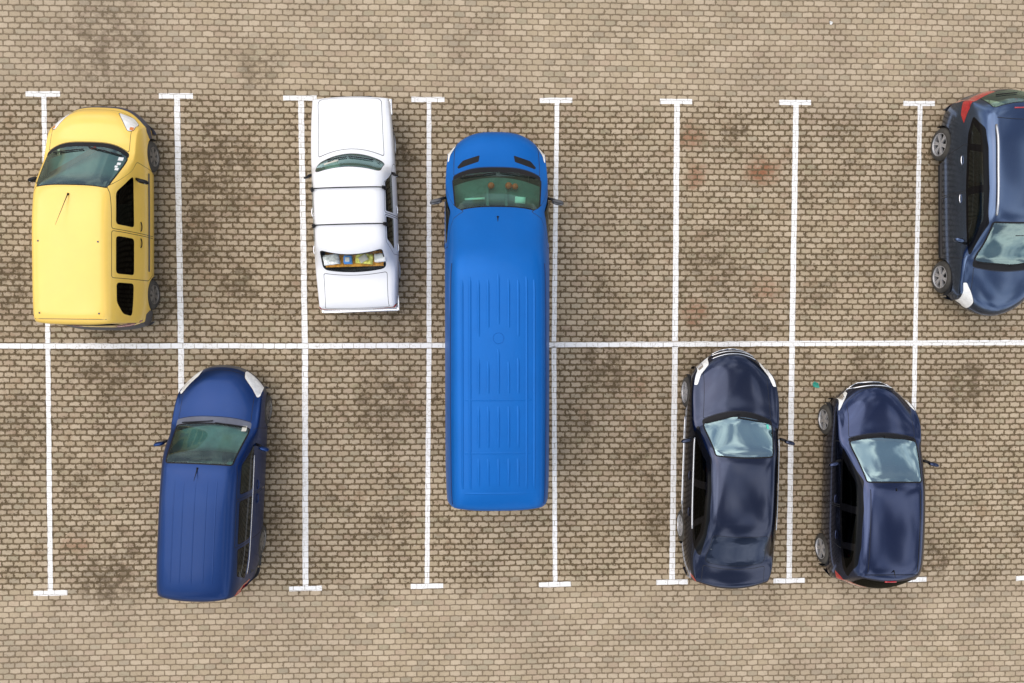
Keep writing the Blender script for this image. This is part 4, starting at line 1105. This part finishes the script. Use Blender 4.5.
def ground_mat():
    m, k, out = new_mat('paving')
    pos, X, Y, d, wn, tc = paver_nodes(k)
    dk = spots(k, pos, DARK); ru = spots(k, pos, RUST, .30)
    big = k.noise(pos, .33, 5, .6); medn = k.noise(pos, 1.3, 5, .62); fine = k.noise(pos, 14, 4, .7); grit = k.noise(pos, 38, 3, .75)
    # inside the bays the joints are wide and mossy; the driving lanes are worn clean
    yy = k.m('ADD', Y, k.m('MULTIPLY', k.m('SUBTRACT', medn.outputs[0], .5), 1.6))
    bay = k.m('MULTIPLY', k.smooth(yy, 4.7, 4.0), k.smooth(yy, -5.75, -5.0))
    dirt = k.m('ADD', k.m('MULTIPLY', bay, .26), k.m('MULTIPLY', k.smooth(medn.outputs[0], .42, .66), .20))
    dirt = k.m('ADD', dirt, k.m('MULTIPLY', k.smooth(big.outputs[0], .42, .62), .12))
    mott = k.noise(pos, 3.6, 6, .78)
    dk = k.m('MULTIPLY', dk, k.smooth(mott.outputs[0], .43, .54, .10, 1.0))
    dirt = k.m('ADD', dirt, k.m('MULTIPLY', k.m('MULTIPLY', k.smooth(mott.outputs[0], .50, .62), k.m('ADD', .25, bay)), .38))
    dirt = k.m('ADD', dirt, k.m('MULTIPLY', dk, .60), clamp=True)
    # joint half width and softness
    hw = k.m('ADD', .0050, k.m('MULTIPLY', dirt, .0120))
    hw = k.m('ADD', hw, k.m('MULTIPLY', k.m('SUBTRACT', fine.outputs[0], .5), k.m('ADD', .020, k.m('MULTIPLY', dirt, .065))))
    dd = k.m('SUBTRACT', d, hw)
    en = k.noise(pos, 21, 4, .75)
    enc = k.m('MULTIPLY', k.smooth(en.outputs[0], .50, .68), k.m('ADD', .006, k.m('MULTIPLY', dirt, .050)))
    dd = k.m('SUBTRACT', dd, enc)
    stone = k.smooth(dd, -.002, .013)
    # per-stone colour
    rnd = wn.outputs['Value']
    rc = k.xyz(wn.outputs['Color'])
    c1 = k.mixc(k.smooth(rnd, .0, 1.0), c4((.430, .332, .212)), c4((.585, .468, .330)))
    c1 = k.mixc(k.m('MULTIPLY', k.smooth(rc[1], .80, .95), .55), c1, c4((.40, .27, .19)))
    c1 = k.mixc(k.m('MULTIPLY', k.smooth(rc[2], .86, .96), .50), c1, c4((.26, .245, .16)))
    c1 = k.mixc(k.m('MULTIPLY', k.smooth(rc[0], .93, .97), .55), c1, c4((.17, .145, .10)))
    c1 = k.mixc(.38, c1, k.mixc(grit.outputs[0], c4((.16, .12, .07)), c4((.72, .61, .44))))
    c1 = k.mixc(k.m('MULTIPLY', k.smooth(fine.outputs[0], .52, .72), .30), c1, c4((.20, .155, .10)))
    # broad tone drift
    c1 = k.mixc(k.smooth(big.outputs[0], .35, .65, 0, .28), c1, c4((.36, .29, .225)))
    c1 = k.mixc(k.m('MULTIPLY', dirt, .30), c1, c4((.150, .105, .055)))
    vb = k.noise(pos, 5.5, 4, .7)
    c1 = k.mixc(k.m('MULTIPLY', k.smooth(vb.outputs[0], .56, .70), k.m('ADD', .12, k.m('MULTIPLY', dirt, .45))), c1, c4((.15, .105, .055)))
    c1 = k.mixc(k.m('MULTIPLY', dk, .58), c1, c4((.090, .060, .034)))
    rb = k.noise(pos, 1.9, 5, .7)
    c1 = k.mixc(k.m('MULTIPLY', k.m('MULTIPLY', k.smooth(rb.outputs[0], .55, .68), bay), .42), c1, c4((.26, .155, .085)))
    c1 = k.mixc(k.m('MULTIPLY', k.m('MULTIPLY', k.smooth(rb.outputs[0], .44, .34), bay), .35), c1, c4((.25, .235, .13)))
    c1 = k.mixc(k.m('MULTIPLY', k.m('MULTIPLY', ru, k.smooth(mott.outputs[0], .35, .55, .3, 1.0)), .9), c1, c4((.26, .10, .045)))
    jc = k.mixc(k.smooth(fine.outputs[0], .35, .65), c4((.100, .066, .030)), c4((.170, .122, .066)))
    jc = k.mixc(bay, k.mixc(.65, jc, c4((.240, .185, .120))), jc)
    jc = k.mixc(k.m('MULTIPLY', dirt, .55), jc, c4((.070, .050, .026)))
    colr = k.mixc(stone, jc, c1)
    # small pale specks
    vo = k.node('ShaderNodeTexVoronoi'); k.put(vo.inputs['Vector'], pos); vo.inputs['Scale'].default_value = 2.3
    sp_ = k.m('MULTIPLY', k.smooth(vo.outputs['Distance'], .035, .015), k.smooth(k.xyz(vo.outputs['Color'])[0], .55, .7))
    colr = k.mixc(k.m('MULTIPLY', sp_, .6), colr, c4((.6, .56, .48)))
    p = k.node('ShaderNodeBsdfPrincipled'); k.put(p.inputs['Base Color'], colr)
    p.inputs['Roughness'].default_value = .88; p.inputs['Specular IOR Level'].default_value = .3
    hgt = k.m('ADD', k.m('MULTIPLY', stone, .7), k.m('MULTIPLY', fine.outputs[0], .3))
    b = k.node('ShaderNodeBump'); b.inputs['Strength'].default_value = .7; b.inputs['Distance'].default_value = .008
    k.put(b.inputs['Height'], hgt); k.put(p.inputs['Normal'], b.outputs[0])
    k.t.links.new(p.outputs[0], out.inputs[0])
    return m

def line_mat():
    m, k, out = new_mat('road_paint')
    pos, X, Y, d, wn, tc = paver_nodes(k)
    fine = k.noise(pos, 24, 4, .7); med = k.noise(pos, 3.0, 4, .6)
    hw = k.m('ADD', .004, k.m('MULTIPLY', k.m('SUBTRACT', fine.outputs[0], .5), .016))
    j = k.smooth(k.m('SUBTRACT', d, hw), -.003, .009)
    c = k.mixc(k.smooth(med.outputs[0], .3, .75, 0, .35), c4((.90, .90, .89)), c4((.74, .72, .67)))
    c = k.mixc(k.m('MULTIPLY', k.m('MULTIPLY', k.smooth(fine.outputs[0], .50, .66), k.smooth(med.outputs[0], .42, .62)), .75), c, c4((.45, .41, .34)))
    c = k.mixc(j, k.mixc(k.smooth(med.outputs[0], .35, .65), c4((.36, .32, .26)), c4((.72, .70, .66))), c)
    p = k.node('ShaderNodeBsdfPrincipled'); k.put(p.inputs['Base Color'], c)
    p.inputs['Roughness'].default_value = .7
    b = k.node('ShaderNodeBump'); b.inputs['Strength'].default_value = .5; b.inputs['Distance'].default_value = .006
    k.put(b.inputs['Height'], j); k.put(p.inputs['Normal'], b.outputs[0])
    k.t.links.new(p.outputs[0], out.inputs[0])
    return m

G = 160
g = mesh_obj('ground', [(-G, -G, 0), (G, -G, 0), (G, G, 0), (-G, G, 0)], [(0, 1, 2, 3)], ground_mat(), smooth=False)
g['kind'] = 'structure'

LM = line_mat()
LW = .092
def ribbon(pts, w, step=.10, seed=0):
    """hand-painted stripe: edges waver by a few millimetres"""
    rr = random.Random(seed); out = []
    P = []
    for a, b in zip(pts, pts[1:]):
        n = max(1, int(math.hypot(b[0] - a[0], b[1] - a[1]) / step))
        for i in range(n): P.append((a[0] + (b[0] - a[0]) * i / n, a[1] + (b[1] - a[1]) * i / n))
    P.append(pts[-1]); L, Rr = [], []
    for i, p in enumerate(P):
        a = P[max(i - 1, 0)]; b = P[min(i + 1, len(P) - 1)]
        d = Vector((b[0] - a[0], b[1] - a[1])).normalized(); n = Vector((-d.y, d.x))
        L.append((p[0] + n.x * (w / 2 + rr.uniform(-.005, .005)), p[1] + n.y * (w / 2 + rr.uniform(-.005, .005))))
        Rr.append((p[0] - n.x * (w / 2 + rr.uniform(-.005, .005)), p[1] - n.y * (w / 2 + rr.uniform(-.005, .005))))
    return L, Rr
def stripe_obj(name, polys):
    vs, fs = [], []
    for L, Q, z in polys:
        b = len(vs); n = len(L)
        vs += [(x, y, z) for x, y in L] + [(x, y, z) for x, y in Q]
        for i in range(n - 1): fs.append((b + i, b + n + i, b + n + i + 1, b + i + 1))
    o = mesh_obj(name, vs, fs, LM, smooth=False); o['kind'] = 'structure'; return o
H = [(-13.135, -0.521), (-9.383, -0.503), (-3.603, -0.511), (0.357, -0.497), (6.463, -0.475), (11.158, -0.46), (14.932, -0.455)]
a, b = ribbon(H, .105, seed=3)
stripe_obj('divider_line', [(a, b, .004)])
LINES = [[(-8.459, 4.371), (-8.471, -0.504), (-8.51, -5.378)], [(-5.932, 4.364), (-5.918, -0.508), (-5.961, -5.376)], [(-3.543, 4.354), (-3.505, -0.512), (-3.534, -5.362)],
 [(-1.043, 4.355), (-1.059, -0.495), (-1.115, -5.348)], [(1.493, 4.366), (1.441, -0.478), (1.47, -5.355)], [(3.903, 4.375), (3.894, -0.472), (3.864, -5.339)],
 [(6.325, 4.384), (6.298, -0.475), (6.29, -5.343)], [(8.883, 4.395), (8.859, -0.468), (8.854, -5.36)], [(11.394, 4.394), (11.434, -0.471), (11.41, -5.365)]]
for i, (t, md, bt) in enumerate(LINES):
    polys = []
    w = LW + (.02 if i in (1, 2, 5, 6) else .0)
    for (p, q, s) in ((t, md, 1), (bt, md, -1)):
        # each stripe stops at the bar and at the divider so that no paint overlaps
        e = (q[0], q[1] + s * .052); st = (p[0], p[1] - s * .05)
        A, B = ribbon([st, e], w, seed=i * 2 + (s > 0)); polys.append((A, B, .004))
        dx = -.02 if s > 0 else 0
        A, B = ribbon([(p[0] - .325 + dx, p[1] - .003), (p[0] + .325 + dx, p[1] + .003)], .10, seed=50 + i); polys.append((A, B, .004))
    stripe_obj('bay_line', polys)

# ------------------------------------------------------------------ litter
def litter(name, loc, size, col, label, cat, seed):
    rr = random.Random(seed); bm = bmesh.new(); n = 9
    c = bm.verts.new((0, 0, size * .22)); rim = []
    for i in range(n):
        a = 2 * math.pi * i / n; q = size * rr.uniform(.55, 1.1)
        rim.append(bm.verts.new((q * math.cos(a), q * math.sin(a), size * rr.uniform(.02, .5))))
    for i in range(n): bm.faces.new((c, rim[i], rim[(i + 1) % n]))
    bmesh.ops.subdivide_edges(bm, edges=bm.edges[:], cuts=1)
    for v in bm.verts: v.co.z = max(.004, v.co.z + rr.uniform(-.1, .1) * size)
    o = bm_obj(name, bm, principled(name + '_mat', col, .7, var=.2), None, False)
    o.location = (loc[0], loc[1], .002); tag(o, label, cat)
litter('crumpled_wrapper', (6.80, -1.32), .085, (.03, .30, .22), 'small green crumpled wrapper on the paving by the front of the navy hatchback', 'litter', 4)
litter('paper_scrap', (7.02, 5.98), .045, (.75, .74, .70), 'white paper scrap on the open paving near the top right', 'litter', 9)
litter('dry_leaf', (-1.72, -5.80), .06, (.62, .50, .36), 'pale dry leaf on the paving below the lower bay lines', 'leaf', 12)

# ------------------------------------------------------------------ sky, sun, camera
W = bpy.data.worlds.new('World'); S.world = W; W.use_nodes = True
nt = W.node_tree; nt.nodes.clear(); k = NT(nt)
out = k.node('ShaderNodeOutputWorld'); bg = k.node('ShaderNodeBackground')
sky = k.node('ShaderNodeTexSky', sky_type='NISHITA'); sky.sun_disc = False
SUN_EL, SUN_AZ = 62, 300
sky.sun_elevation = R(SUN_EL); sky.sun_rotation = R(SUN_AZ)
tc = k.node('ShaderNodeTexCoord'); sx, sy, sz = k.xyz(tc.outputs['Generated'])
pl = tc.outputs['Generated']
n1 = k.noise(pl, 2.9, 3, .5); n1.inputs['Distortion'].default_value = .25
cl = k.smooth(n1.outputs[0], .44, .56)
n2 = k.noise(pl, 4.4, 3, .5)
cc = k.mixc(k.smooth(n2.outputs[0], .35, .65), c4((7.6, 8.2, 9.4)), c4((14.5, 14.3, 14.0)))
skyc = k.mixc(1.0, sky.outputs[0], c4((1.5, 1.25, 1.1)), 'MULTIPLY')
mix = k.mixc(k.m('ADD', .10, k.m('MULTIPLY', cl, .82)), skyc, cc)
k.put(bg.inputs[0], mix); bg.inputs[1].default_value = .119
k.t.links.new(bg.outputs[0], out.inputs[0])
W.cycles.sampling_method = 'MANUAL'; W.cycles.sample_map_resolution = 1024

sun = bpy.data.lights.new('sun', 'SUN'); sun.energy = 1.65; sun.angle = R(70); sun.color = (1.0, .955, .89)
so = bpy.data.objects.new('sun', sun); link(so)
d = Vector((math.sin(R(SUN_AZ)) * math.cos(R(SUN_EL)), math.cos(R(SUN_AZ)) * math.cos(R(SUN_EL)), math.sin(R(SUN_EL))))
so.rotation_euler = d.to_track_quat('Z', 'Y').to_euler(); so.location = d * 60

cam = bpy.data.cameras.new('camera'); co = bpy.data.objects.new('camera', cam); link(co)
cam.sensor_width = 36; cam.lens = 735 / 1024 * 36; cam.clip_end = 1000; cam.clip_start = .1
co.location = (0, 0, 14.7); co.rotation_euler = (-.02903007, -.04061161, 0)
S.camera = co
S.view_settings.view_transform = 'Standard'; S.view_settings.look = 'None'; S.view_settings.exposure = 0; S.view_settings.gamma = 1
S.render.engine = 'CYCLES'
S.cycles.transparent_max_bounces = 12
